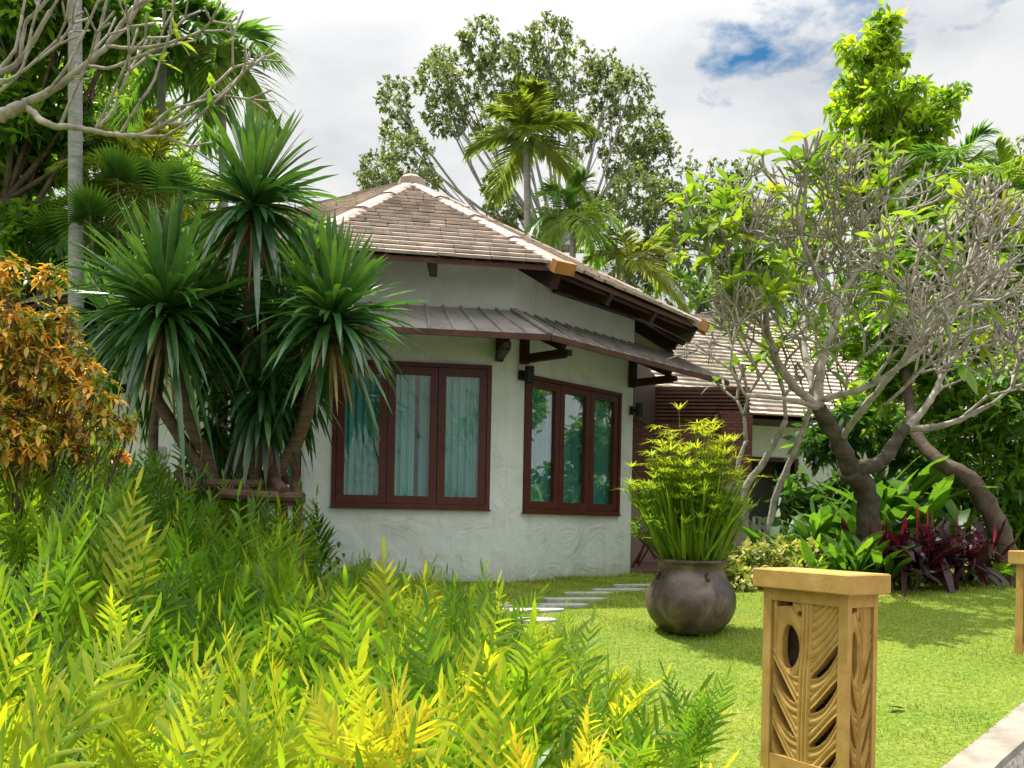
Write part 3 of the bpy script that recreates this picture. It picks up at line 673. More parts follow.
G = Geo(); b2(G, 1.36, 1.44, -.03, .1, 0, 1.99); b2(G, 2.91, 2.99, -.03, .1, 0, 1.99); b2(G, 1.44, 2.91, -.03, .1, 1.91, 1.99); G.build('door_frame', 'wood_dark', h2)
ra, rb = o2 + d2 * -1.2 + n2_ * -.9 + Z * 2.62, o2 + d2 * 6.6 + n2_ * -.9 + Z * 2.62
rc, rd_ = o2 + d2 * 5.0 + n2_ * 2.6 + Z * 5.1, o2 + d2 * .2 + n2_ * 2.6 + Z * 5.1
re_, rg = o2 + d2 * -1.2 + n2_ * 6 + Z * 2.62, o2 + d2 * 6.6 + n2_ * 6 + Z * 2.62
G = Geo(); G.add([ra, rb, rc, rd_, re_, rg], [(0, 1, 2, 3), (5, 4, 3, 2)]); G.add([ra, rd_, re_, rb, rg, rc], [(0, 1, 2), (3, 4, 5)])
G.add([p - Z * .06 for p in (ra, rb, rg, re_)], [(0, 1, 2, 3)]); r2o = G.build('roof', 'wood_soffit', h2)
T_ = Geo(); tiles(T_, ra, rb, rd_, rc, 26, tw=.22); tiles(T_, re_, ra, rd_, rd_, 16, tw=.4); tiles(T_, rb, rg, rc, rc, 16, tw=.4); T_.build('roof_tiles', 'tile_pale', r2o)
G = ridge(rd_, rc, 8); G.build('ridge_cap', 'ridge', r2o)
# low white slatted gate by the second house
gt = thing('picket_gate', 'small pale slatted gate between the pot plant and the bushes', 'gate', P(770, 545, 11.2))
pg = P(752, 560, 11.2)
for k in range(9):
    G = Geo(); G.box((pg[0] + k * .075, 11.2, 0), (.035, 0, 0), (0, .03, 0), (0, 0, .75)); G.build('slat', 'stone', gt)
for z_ in (.2, .6): G = Geo(); G.box((pg[0] - .02, 11.235, z_), (.68, 0, 0), (0, .03, 0), (0, 0, .05)); G.build('rail', 'stone', gt)

# ---- stepping stones
STN = [(640, 586, .62, .16), (620, 590.5, .62, .17), (588, 594, .5, .18), (575, 600, .62, .22), (560, 606, .5, .22), (528, 611, .62, .24), (486, 607, .5, .24), (528, 621, .45, .24)]
for i, (x, y, w_, dp) in enumerate(STN):
    c = PG(x, y); n = 14; ang = np.arange(n) * 2 * math.pi / n
    r = 1 / (np.abs(np.cos(ang)) ** 4 + np.abs(np.sin(ang)) ** 4) ** .25 * rng.uniform(.9, 1.05, n)
    a_ = .35; X, Y = np.cos(ang) * r * w_ / 2, np.sin(ang) * r * dp / 2; X, Y = X * math.cos(a_) - Y * math.sin(a_), X * math.sin(a_) + Y * math.cos(a_)
    z = g(c[0], c[1]) + .016; G = Geo(); top = np.stack([c[0] + X, c[1] + Y, np.full(n, z)], 1); bot = top - [0, 0, .08]
    G.add(np.vstack([top, bot, [[c[0], c[1], z + .003]]]), [(k, n + k, n + (k + 1) % n, (k + 1) % n) for k in range(n)]); bs = G.n - (2 * n + 1)
    G.f3.append(np.array([(2 * n, k, (k + 1) % n) for k in range(n)]) + bs)
    nm = ['farthest pale stepping stone by the patio', 'second pale stepping stone from the patio', 'third pale stepping stone from the patio', 'long pale stepping stone in the middle of the row', 'pale stepping stone just nearer than the middle long one', 'long pale stepping stone at the near end of the row', 'pale stepping stone nearest the wall, left of the row', 'nearest pale stepping stone half hidden by fern tips']
    tag(G.build('stepping_stone', 'stone', origin=(c[0], c[1], z)), nm[i], 'stepping stone', 'stepping stones crossing the lawn')

# ---- the leaning leaf on the lawn
c = PG(896, 712); G = Geo(); leaves(G, np.array([[c[0] - .05, c[1], c[2] + .03]]), np.array([[1, .2, .05]]), .11, .05, .2, 3, 'leaf', roll=.3)
tag(G.build('fallen_leaf', 'deadleaf', origin=c), 'single dry brown leaf lying on the sunny lawn', 'leaf')

# ================================================================== pillars
def pillar(N, loc_label, TOP):
    """N: ground plan position of the near corner of the cap"""
    N = np.asarray(N, float); ha = 120.6 * D2R; a = np.array([math.cos(ha), math.sin(ha), 0]); b = np.array([math.sin(ha), -math.cos(ha), 0])
    La, Lb = .545, .265; th = .088; ins = .035
    base = np.array([N[0], N[1], 0]) + a * La / 2 + b * Lb / 2; zb = float(g(base[0], base[1])) - .14
    t = thing('carved_pillar', loc_label, 'pillar', (base[0], base[1], zb), 'carved ochre garden pillars along the kerb')
    Z = np.array([0, 0, 1.]); N3 = np.array([N[0], N[1], 0.])
    # cap with softened edges
    G = Geo(); c = .006
    lay = [(c, TOP - th), (0, TOP - th + c), (0, TOP - c), (c, TOP)]
    V = []
    for i_, z in lay: V += [N3 + a * i_ + b * i_ + Z * z, N3 + a * (La - i_) + b * i_ + Z * z, N3 + a * (La - i_) + b * (Lb - i_) + Z * z, N3 + a * i_ + b * (Lb - i_) + Z * z]
    f = [(k * 4 + i, k * 4 + i + 4, k * 4 + (i + 1) % 4 + 4, k * 4 + (i + 1) % 4) for k in range(3) for i in range(4)] + [(0, 1, 2, 3), (15, 14, 13, 12)]
    G.add(V, f); G.build('cap', 'sand', t)
    B0 = N3 + a * ins + b * ins; wa, wb = La - 2 * ins, Lb - 2 * ins; zt = TOP - th - .001; H = zt - zb
    # corner posts and rails
    G = Geo(); pw_ = .048; ps_ = .026
    for ua in (0, wa - pw_):
        for ub in (0, wb - ps_): G.box(B0 + a * ua + b * ub + Z * zb, a * pw_, b * ps_, Z * H)
    e = .002
    for z0, hh in ((zb + .002, .22), (zt - .055, .0545)):
        for ub in (e, wb - .04 - e): G.box(B0 + a * pw_ + b * ub + Z * z0, a * (wa - 2 * pw_), b * .04, Z * hh)
        for ua in (e, wa - .04 - e): G.box(B0 + b * ps_ + a * ua + Z * z0, a * .04, b * (wb - 2 * ps_), Z * hh)
    G.build('post_frame', 'sand', t)
    G = Geo(); G.box(B0 + a * .09 + b * .075 + Z * zb, a * (wa - .18), b * (wb - .15), Z * (H - .02)); G.build('shade_core', 'soil', t)  # dark core added so the openings show the shade of a hollow pillar
    # carved panels
    def panel(o, ud, nd, W, z0, z1):
        """pierced leaf relief: a stem with ribs sweeping up and out on both sides, crescent openings between them"""
        H_ = z1 - z0; st = .0033; nu, nz_ = max(24, int(W / st * (1.0 if W > .3 else 1.7))), int(H_ / st)
        uu, vv = np.meshgrid(np.linspace(0, 1, nu + 1), np.linspace(0, H_ / .41, nz_ + 1)); x, v = uu, vv       # v runs down from the top, unit .41 m
        cx = .51 + .02 * np.cos(v * 2.2); hole = np.zeros_like(x, bool); hgt_ = np.zeros_like(x); p = .37
        sl = np.clip((cx - .085 - x) / (cx - .085), 0, 1); sr = np.clip((x - cx - .085) / (1 - cx - .085), 0, 1)
        stem = np.abs(x - cx) < .095
        hgt_ = np.where(stem, .010 * np.abs(np.cos((x - cx) / .17 * math.pi * 3)) ** .8 + .003, hgt_)
        # left ribs fall towards the stem
        s_ = 1 - sl; ph = v - (.47 * s_ ** .85 + .05 * np.sin(s_ * math.pi)) - .28; k = np.round(ph / p); q = ph - k * p
        th = .098 * np.sin(np.pi * np.clip(s_ * .92 + .12, 0, 1)) ** .8 * (1 - .35 * s_)
        left = x < cx - .085; lo = left & (k >= 1)
        hole |= lo & (np.abs(q) < th) & (s_ > .03) & (s_ < .97)
        dd_ = np.abs(q) - th; hgt_ = np.where(left, .009 * np.abs(np.cos(dd_ / .085 * math.pi)) ** .7, hgt_)
        # round eye with rings in the upper left
        ex, ey = (x - .28) / .13, (v - .50) / .24; er = np.sqrt(ex ** 2 + (ey * (1 + .25 * ex)) ** 2); eye = left & (v < .52 + .30) & (ph < .45 * p)
        hole |= eye & (er < 1)
        hgt_ = np.where(eye, .009 * np.abs(np.sin((er - 1) * 2.1 * math.pi / 2 * 1.2)) ** .7, hgt_)
        hole |= left & (v < .075 - .05 * s_) & (s_ > .15) & (s_ < .7)
        # right ribs rise outwards
        ph = v + (.40 * sr ** 1.15 - .03 * np.sin(sr * math.pi)) - .80; k = np.round(ph / p); q = ph - k * p
        th = .080 * np.sin(np.pi * np.clip(sr * .9 + .06, 0, 1)) ** .8 * (.55 + .6 * sr)
        right = x > cx + .085; ro = right & (k >= 0)
        hole |= ro & (np.abs(q) < th) & (sr > .05) & (sr < .97)
        dd_ = np.abs(q) - th; hgt_ = np.where(right, .009 * np.abs(np.cos(dd_ / .095 * math.pi)) ** .7, hgt_)
        fan = right & (ph < -.5 * p); hgt_ = np.where(fan, .008 * np.abs(np.sin(ph / .10 * math.pi)) ** .7, hgt_)
        hole |= (np.hypot(x - .42, (v - .12)) < .032)
        edge = (x < .02) | (x > .98); hole &= ~edge; hgt_[edge] = 0
        V = o + ud * (uu * W)[..., None] + Z * (z1 - vv * .41)[..., None] + nd * (hgt_ - .012)[..., None]
        V2_ = o + ud * (uu * W)[..., None] + Z * (z1 - vv * .41)[..., None] - nd * .045
        n1 = nu + 1; hc = hole[:-1, :-1] | hole[1:, 1:] & hole[:-1, 1:]; solid_ = ~hc
        jj, ii = np.nonzero(solid_); i0 = jj * n1 + ii
        G = Geo(); F4 = [np.stack([i0, i0 + n1, i0 + n1 + 1, i0 + 1], 1)]; tot = V.shape[0] * V.shape[1]
        pad = np.pad(solid_, 1, constant_values=True)
        for dj, di, a0, a1 in ((0, -1, 0, n1), (0, 1, n1 + 1, 1), (-1, 0, 1, 0), (1, 0, n1, n1 + 1)):
            nb = pad[1 + dj:1 + dj + solid_.shape[0], 1 + di:1 + di + solid_.shape[1]]
            j2, i2 = np.nonzero(solid_ & ~nb); b0_ = j2 * n1 + i2; F4.append(np.stack([b0_ + a0, b0_ + a1, b0_ + a1 + tot, b0_ + a0 + tot], 1))
        G.add(np.concatenate([V.reshape(-1, 3), V2_.reshape(-1, 3)]), np.concatenate(F4))
        G.build('leaf_carving', 'sand', t, smooth=False)
    z0, z1 = zb + .22, zt - .055
    for z0_, z1_ in ((z0, z1),):
        panel(B0 + a * (wa - pw_) + b * .006, -a, -b, wa - 2 * pw_, z0_, z1_)      # wide face towards the camera (u runs left to right)
        panel(B0 + b * ps_ + a * .006, b, -a, wb - 2 * ps_, z0_, z1_)        # narrow side face
        panel(B0 + b * ps_ + a * (wa - .006), b, a, wb - 2 * ps_, z0_, z1_)
    return t
pillar((1.415, 3.70), 'nearer ochre carved pillar with leaf openings under a flat cap', .448)
p2 = P(1010, 556, 5.75)
pillar((p2[0] + .27 - .0, 5.75 - .46), 'farther ochre carved pillar cut off by the right side of the view', .515)

# ================================================================== pot with papyrus
pc = PG(690, 631); pc = np.array([pc[0], pc[1], g(pc[0], pc[1])]); s_ = pc[1] / F
pc0 = pc.copy(); R_ = lambda px: px * s_
t = thing('clay_pot', 'big bulbous dark clay pot on the lawn holding the papyrus', 'pot', pc)
prof = [(0, 0), (28, 0), (31, 3), (39, 12), (43.5, 22), (44.5, 32), (42.5, 42), (37.5, 51), (33.5, 57), (32, 62), (33.5, 67), (35.5, 69), (35.5, 71.5), (33, 72), (30.5, 69), (29, 64), (0, 64)]
pr = smoothpath([(0, r, z) for r, z in prof[1:14]], 3)[:, 1:]
G = Geo(); G.lathe(pc, [(0, 0)] + [(R_(r), R_(z)) for r, z in pr] + [(R_(r), R_(z)) for r, z in prof[14:15]], 48); G.build('pot_body', 'pot', t, smooth=True)
G = Geo(); G.lathe(pc, [(0, R_(65)), (R_(30), R_(65))], 24); G.build('potting_soil', 'soil', t)
for an in (195, 285, 15, 105):
    d = np.array([math.cos(an * D2R), math.sin(an * D2R), 0]); G = Geo(); q = pc + d * R_(36) + np.array([0, 0, R_(56)])
    G.tube([q - d * .02 + np.array([0, 0, .02]), q + d * .012, q - d * .0 - np.array([0, 0, .03])], [.012, .018, .012], 8); G.build('lug', 'pot', t, smooth=True)
rim = pc + np.array([0, 0, R_(66)])
G = Geo(); GL = Geo()
n = 400
for i in range(n):
    a = rng.uniform(0, 2 * math.pi); r = R_(26) * math.sqrt(rng.random()); b = rim + [r * math.cos(a), r * math.sin(a), -.02]
    k = rng.random(); h = 1.13 * (.30 + .70 * k) * (1.05 - .42 * (r / R_(26)) ** 2) * rng.uniform(.85, 1.05); sp = (.15 + .15 * rng.random()) * (1 if math.cos(a) < 0 else .85)
    lean = np.array([math.cos(a) * sp * r / R_(26) - .015, math.sin(a) * sp * r / R_(26) , 0])
    tip = b + lean + np.array([rng.normal(0, .05), rng.normal(0, .05), h]); mid = b + lean * .25 + np.array([0, 0, h * .55])
    pts = bez(b, mid, tip, 6); tint = .2 + .5 * rng.random()
    G.tube(pts, np.linspace(.0042, .0028, 6), 4, tint, cap=False)
    m = rng.integers(12, 19); az = np.arange(m) * 2 * math.pi / m + rng.random(); up = rng.uniform(.1, 1.2)
    dr = np.stack([np.cos(az), np.sin(az), np.full(m, up)], 1) + rng.normal(0, .12, (m, 3))
    leaves(GL, np.repeat(tip[None], m, 0), dr, rng.uniform(.07, .14, m), .010, .25, 3, 'lance', tint=np.clip(rng.normal(.25 + .85 * h / 1.15 - .1, .15, m), 0, 1))
for i in range(420):                      # strap leaves filling the lower half
    a = rng.uniform(0, 2 * math.pi); r = R_(27) * math.sqrt(rng.random()); b = rim + [r * math.cos(a), r * math.sin(a), -.02]
    leaves(GL, b[None], np.array([[math.cos(a) * .30, math.sin(a) * .30, 1.0]]) + rng.normal(0, .12, (1, 3)), rng.uniform(.25, .85), rng.uniform(.014, .034), .12, 4, 'lance', roll=rng.uniform(-1, 1), tint=rng.uniform(.05, .6))
t = thing('papyrus_plant', 'tall yellow green papyrus with umbrella tops growing in the clay pot', 'potted plant', rim)
G.build('stems', 'cyper', t); GL.build('leaves', 'cyper', t)

# ================================================================== ferns
def fern_template(npair=8, L=.75, pl=.17, pw=.018, arch=.25, seed=0, ang=48):
    rs = np.random.default_rng(seed); G = Geo()
    tt = np.linspace(0, 1, 9); ra = np.stack([np.zeros(9), L * arch * tt ** 2, L * tt * (1 - .12 * tt)], 1)
    # rachis as a thin ribbon
    wv = np.linspace(.004, .0015, 9); V = np.stack([ra - np.array([1, 0, 0]) * wv[:, None], ra + np.array([1, 0, 0]) * wv[:, None]], 1).reshape(-1, 3)
    G.add(V, [(2 * i, 2 * i + 1, 2 * i + 3, 2 * i + 2) for i in range(8)], -.1)
    ts = np.linspace(.22, .97, npair); base = np.stack([np.interp(ts, tt, ra[:, k]) for k in range(3)], 1)
    for sgn in (-1, 1):
        a = (ang - 18 * ts + rs.normal(0, 5, npair)) * D2R
        d = np.stack([sgn * np.sin(a), rs.normal(.12, .08, npair), np.cos(a)], 1)
        LL = pl * np.sin(np.clip(ts * .9 + .12, 0, 1) * math.pi) ** .55 * rs.uniform(.8, 1.1, npair)
        V, f, m = strips(base + np.array([0, .0, 0]), d, LL, pw * rs.uniform(.85, 1.15, npair) * (LL / pl) ** .7, rs.uniform(.0, .25, npair), 4, 'pinna', fold=.12, side=np.cross(d, np.array([0, 1., 0])) + rs.normal(0, .22, (npair, 3)))
        G.add(V, f, np.repeat(rs.normal(0, .04, npair), m))
    V, f, m = strips(ra[-1:], np.array([[0, .25, 1.]]), pl * .6, pw * .8, .1, 3, 'pinna', side=np.array([[1., 0, 0]])); G.add(V, f, 0.)
    return np.concatenate(G.v), np.concatenate(G.f4), np.concatenate(G.t)
FT = [fern_template(11, .66, .20, .024, .12, 1, 46), fern_template(13, .78, .19, .023, .3, 2, 52), fern_template(9, .60, .22, .028, .1, 3, 40), fern_template(13, .74, .18, .022, .42, 4, 56), fern_template(8, .55, .25, .027, .2, 5, 36)]
def put_fronds(G, pos, dirs, S, tint, kinds=None):
    k = rng.integers(0, len(FT), len(pos)) if kinds is None else kinds
    Rm = rotmats2(dirs, rng.normal(0, .75, len(pos)) + np.where(rng.random(len(pos)) < .5, math.pi, 0))
    for j in range(len(FT)):
        m = k == j
        if m.any(): instance(G, FT[j][0], FT[j][1], Rm[m], S[m], pos[m], tint[m], FT[j][2])
def fern_top(X, Y):
    base = .44 + .08 * np.clip((4.5 - Y) / 1.5, 0, 1) * 0 + .17 * np.clip(-X - .2, 0, 1) + .40 * np.clip(-X - 1.2, 0, 1.5) + .05 * np.sin(3 * X + 2 * Y) + .04 * np.sin(5 * X - 3 * Y)
    base = base + .30 * np.clip(-X - 1.5, 0, 1) * np.clip((6.2 - Y) / .8, 0, 1)
    return base * np.where(X > -1.5, np.interp(Y, [4.3, 7.2], [1, .45]), 1)
def bed_right(Y):                          # right boundary of the bed in X
    return np.interp(Y, [1.2, 2.2, 3.0, 4.0, 5.0, 6.2, 7.2, 8.2], [-.2, .35, .62, .72, .55, .05, -.55, -1.25])
NF = 1300; Xs = []; 
while len(Xs) < NF:
    Y = 1.75 + 6.6 * rng.random() ** 1.1; X = rng.uniform(-4.6, 1.0)
    if X > bed_right(Y) + rng.normal(0, .06) or X < -.62 * Y - .9 or Y < X + KX + .12: continue
    if X > -2.6 and X < -1.5 and Y > 7.6: continue
    Xs.append((X, Y))
XY = np.array(Xs); gz = g(XY[:, 0], XY[:, 1]); top = fern_top(XY[:, 0], XY[:, 1])
S = rng.uniform(.8, 1.3, NF); S = S * np.where(XY[:, 0] > -1.5, np.interp(XY[:, 1], [4.3, 7.2], [1, .5]), 1) * (.55 + .45 * np.clip((bed_right(XY[:, 1]) - XY[:, 0]) / .7, 0, 1)); hgt = .65 * S * .9
dirs = np.stack([rng.normal(.03, .33, NF), rng.normal(-.05, .33, NF), np.ones(NF)], 1)
root = gz + np.clip(top * rng.uniform(.62, 1.05, NF) - hgt, 0, None)
edge = np.clip((bed_right(XY[:, 1]) - XY[:, 0]) / .5, 0, 1); root = gz + (root - gz) * edge
nearlow = np.clip((XY[:, 1] - 1.7) / 1.3, .0, 1)
root = np.where(XY[:, 1] < 3, gz + (root - gz) * (.45 + .55 * nearlow), root)
patch = .5 + .5 * np.sin(XY[:, 0] * 2.1 + 1.3) * np.sin(XY[:, 1] * 1.7)
tint = np.clip(rng.normal(.53, .19, NF) + .16 * (patch - .5) + np.where(XY[:, 0] < -1.3, -.06, .06) + np.where(XY[:, 1] < 3.2, .12, 0), .02, .86)
tint = np.where((rng.random(NF) < .035) & (XY[:, 1] < 3.4), rng.uniform(.88, 1, NF), tint)
G = Geo(); put_fronds(G, np.stack([XY[:, 0], XY[:, 1], root], 1), dirs, S, tint)
# low dark filling under the fronds
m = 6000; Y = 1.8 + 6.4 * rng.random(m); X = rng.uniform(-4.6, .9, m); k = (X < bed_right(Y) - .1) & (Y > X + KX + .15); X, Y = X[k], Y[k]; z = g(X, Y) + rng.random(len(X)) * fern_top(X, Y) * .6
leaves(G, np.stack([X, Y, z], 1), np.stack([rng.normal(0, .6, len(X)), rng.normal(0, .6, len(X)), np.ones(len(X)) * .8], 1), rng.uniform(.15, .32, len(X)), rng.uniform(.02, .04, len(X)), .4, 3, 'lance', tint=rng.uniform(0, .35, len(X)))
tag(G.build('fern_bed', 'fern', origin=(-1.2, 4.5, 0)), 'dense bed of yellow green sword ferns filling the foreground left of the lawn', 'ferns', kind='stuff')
def fern_clump(x, y, d, label, n, tlo, thi, sc, spread=.35, kinds=None, loz=None):
    tip = P(x, y, d); gz = float(g(tip[0], tip[1])); Hh = tip[2] - gz; G = Geo()
    dirs = np.stack([rng.normal(0, spread, n), rng.normal(-.05, spread, n), np.ones(n)], 1)
    S = np.full(n, sc) * rng.uniform(.8, 1.05, n); rz = max(gz, tip[2] - .62 * sc * 1.12)
    pos = np.stack([np.full(n, tip[0]) + rng.normal(0, .03, n), np.full(n, d) + rng.normal(0, .03, n), np.full(n, rz)], 1)
    put_fronds(G, pos, dirs, S, rng.uniform(tlo, thi, n), kinds)
    for q in pos: G.tube([np.array([tip[0], d, gz - .02]), (q + [tip[0], d, gz]) / 2 + [.01, 0, 0], q], .0045, 4, .2, cap=False)
    t = tag(G.build('fern_plant', 'fern', origin=(tip[0], d, gz)), label, 'fern', 'fern clumps standing out of the bed')
for a in [(700, 668, 3.5, 'green fern clump at the right edge of the fern bed by the lawn', 8, .3, .5, .6),
          (385, 640, 2.5, 'bright yellow fern clump low in the foreground, left of the centre', 6, .85, .97, .62),
          (560, 700, 2.3, 'small yellow fern clump at the bottom edge below the stepping stones', 6, .9, 1, .5),
          (130, 650, 2.2, 'yellow green fern clump at the lower left of the view', 8, .6, .85, .7),
          (240, 655, 2.35, 'tall narrow fronds at the bottom left, right of the yellow green clump', 7, .55, .8, .65),
          (475, 560, 4.4, 'single tall open fern frond in front of the white wall base', 4, .35, .6, .75),
          (270, 512, 4.9, 'pale fern clump in front of the pole frame of the spiky tree', 7, .35, .62, .9),
          (20, 580, 1.9, 'large pale fern fronds reaching in at the left edge of the view', 8, .5, .8, .8)]:
    fern_clump(*a)

# ================================================================== lawn grass
m = 230000; b = rng.uniform(-1.6, 7.5, m); Y = 3.0 + 9.0 * rng.random(m) ** 1.25; X = b
k = (Y - X > KX - .025) & (X > bed_right(np.minimum(Y, 8.2)) - .15) & (np.abs(X / Y) < .64)
cw = np.array([(V1 - V0)[1], -(V1 - V0)[0]]); cw = cw / np.linalg.norm(cw)
inC = ((X - V0[0]) * cw[0] + (Y - V0[1]) * cw[1] < .01) & (Y > 9.0)
nA_ = fA.n[:2]; inA = ((X - V0[0]) * nA_[0] + (Y - V0[1]) * nA_[1] < .01)
k &= ~(inC & inA); k &= ~((X > 1.4) & (X < 2.78) & (Y > 10.98) & (Y < 16.6))
k &= ((X - pc[0]) ** 2 + (Y - pc[1]) ** 2 > .045)
for i, (x, y, w_, dp) in enumerate(STN):
    c = PG(x, y); k &= ((X - c[0]) / (w_ * .5)) ** 2 + ((Y - c[1]) / (dp * .62)) ** 2 > 1
X, Y = X[k], Y[k]; nn = len(X); hh = rng.uniform(.018, .042, nn) * np.where(rng.random(nn) < .03, 1.7, 1)
nearw = np.clip(1 - np.abs((X - V0[0]) * cw[0] + (Y - V0[1]) * cw[1]) / .25, 0, 1) * (Y > 9); hh *= 1 + 1.2 * nearw; hh *= 1 + .9 * np.clip(1 - np.abs(np.hypot(X - pc[0], Y - pc[1]) - .24) / .08, 0, 1); hh *= .75 + .5 * np.clip(np.sin(X * 2.3 + Y) * np.sin(Y * 3.1 - X) + .5, 0, 1)
G = Geo(); pt_ = .5 + .25 * np.sin(X * 3.1 + 1) * np.sin(Y * 2.3) + .15 * np.sin(X * 9 + Y * 7)
ti = np.clip(rng.normal(.5, .2, nn) + 1.1 * (pt_ - .5) + .25 * (rng.random(nn) < .06), 0, 1)
leaves(G, np.stack([X, Y, g(X, Y) - .003], 1), np.stack([rng.normal(0, .55, nn), rng.normal(0, .55, nn), np.ones(nn)], 1), hh, rng.uniform(.004, .008, nn), .2, 1, 'grass', tint=ti)
tag(G.build('grass', 'grassb', origin=(2, 6, 0)), 'short mown grass blades of the sunny lawn', 'grass', kind='stuff')

# ================================================================== spiky dracaena tree
db = P(236, 540, 7.2); db[2] = float(g(db[0], db[1]))
dt_ = thing('dracaena_tree', 'many stemmed dark green dracaena with spiky leaf heads before the side wall', 'tree', db)
def dhead(c, R, n=150, up=(0, 0, 1), droopy=0.0, wid=.054, dark=0):
    n = int(n * 1.15)
    G = Geo(); up = norm(np.array(up, float)); el = rng.uniform(-.55 - droopy * .4, .98, n) ** 1 if False else np.clip(rng.normal(.42 - droopy, .48, n), -.6 - .3 * (droopy > .3), .99)
    az = rng.uniform(0, 2 * math.pi, n); rr = np.sqrt(1 - el * el); ref = norm(np.cross(up, [1, .3, 0])); r2 = np.cross(up, ref)
    d = el[:, None] * up + rr[:, None] * (np.cos(az)[:, None] * ref + np.sin(az)[:, None] * r2)
    L_ = R * rng.uniform(.75, 1.1, n) * np.where(el < .15, .78, 1); dr = np.clip(.85 - .75 * el, .08, 1.1) * rng.uniform(.15, 1.25, n); d = norm(d + rng.normal(0, .10, d.shape))
    base = c + up * (el[:, None] * .12) + d * .03
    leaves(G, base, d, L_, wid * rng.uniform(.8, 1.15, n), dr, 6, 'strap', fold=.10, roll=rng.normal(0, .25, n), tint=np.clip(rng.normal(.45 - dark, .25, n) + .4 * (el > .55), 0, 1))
    h_ = G.build('leaf_head', 'drac', dt_)
    if n > 150:
        G = Geo(); m = 22; az = rng.uniform(0, 6.28, m); leaves(G, c - up * rng.uniform(.02, .16, m)[:, None], np.stack([np.cos(az), np.sin(az), rng.uniform(-1.2, .1, m)], 1), R * rng.uniform(.35, .65, m), .03, rng.uniform(.4, 1.0, m), 5, 'strap', fold=.2, roll=rng.normal(0, .6, m)); G.build('dry_leaf_skirt', 'dryleaf', dt_, smooth=True)
    return h_
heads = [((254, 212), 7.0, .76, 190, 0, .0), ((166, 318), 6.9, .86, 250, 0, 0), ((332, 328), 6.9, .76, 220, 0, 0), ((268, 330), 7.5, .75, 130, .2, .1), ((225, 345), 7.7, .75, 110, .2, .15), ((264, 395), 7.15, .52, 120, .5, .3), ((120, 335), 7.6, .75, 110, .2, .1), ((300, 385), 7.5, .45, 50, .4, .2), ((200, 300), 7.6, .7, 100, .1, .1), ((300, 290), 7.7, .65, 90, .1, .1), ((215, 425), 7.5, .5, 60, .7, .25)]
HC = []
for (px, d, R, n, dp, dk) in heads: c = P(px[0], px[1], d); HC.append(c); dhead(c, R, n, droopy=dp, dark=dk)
bA = P(222, 500, 7.2); bB = P(262, 500, 7.25)
stems = [([db, bA, P(185, 445, 7.1), P(150, 385, 7.1), P(144, 345, 7.3), HC[6]], .075, .05),
         ([db + [.02, .02, 0], P(212, 470, 7.15), P(192, 430, 7.0), P(176, 370, 6.95), HC[1]], .07, .05),
         ([db + [.15, .03, 0], P(262, 500, 7.2), P(295, 445, 7.1), P(315, 385, 6.95), HC[2]], .085, .055),
         ([db + [.1, .08, 0], P(240, 470, 7.4), P(246, 380, 7.4), P(250, 280, 7.1), HC[0]], .085, .045),
         ([db + [.12, -.03, 0], P(255, 480, 7.2), P(262, 430, 7.15), HC[5]], .07, .05),
         ([P(248, 400, 7.4), P(262, 360, 7.5), HC[3]], .05, .04), ([P(243, 430, 7.4), P(232, 390, 7.6), HC[4]], .05, .04), ([P(300, 435, 7.1), HC[7]], .045, .035),
         ([P(246, 370, 7.4), P(222, 330, 7.6), HC[8]], .045, .035), ([P(250, 340, 7.35), P(280, 310, 7.6), HC[9]], .045, .035), ([P(238, 475, 7.4), HC[10]], .045, .035)]
for pts, r0, r1 in stems:
    p = smoothpath(pts, 6); G = Geo(); G.tube(p, np.linspace(r0, r1, len(p)) * .78 * (1 + .06 * np.sin(np.arange(len(p)) * 2.2)), 9); G.build('stem', 'bark_drac', dt_, smooth=True)
# pole frame
pf_ = thing('pole_frame', 'rustic frame of lashed poles propping up the dracaena stems', 'support frame', P(236, 560, 7.0))
def pole(a, b, r, nm='rail'):
    G = Geo(); a, b = np.asarray(a), np.asarray(b); m = (a + b) / 2 + rng.normal(0, .012, 3); p = smoothpath([a, m, b], 4); G.tube(p, np.linspace(r, r * .88, len(p)), 9); G.build(nm, 'logs', pf_, smooth=False)
pole(P(222, 494, 6.65), P(304, 498, 6.6), .046); pole(P(205, 484, 6.7), P(262, 484, 6.95), .04); pole(P(182, 478, 7.5), P(290, 480, 7.5), .045); pole(P(196, 487, 6.7), P(178, 474, 7.5), .045); pole(P(285, 492, 6.6), P(262, 474, 7.6), .045); pole(P(246, 491, 6.68), P(232, 474, 7.6), .042)
for x, d in ((214, 6.78), (297, 6.68), (186, 7.45), (282, 7.5)):
    a = P(x, 482, d); b = a.copy(); b[2] = float(g(a[0], a[1])) - .03; b[0] += .04 * (-1 if x < 240 else 1); pole(b, a, .042, 'post')

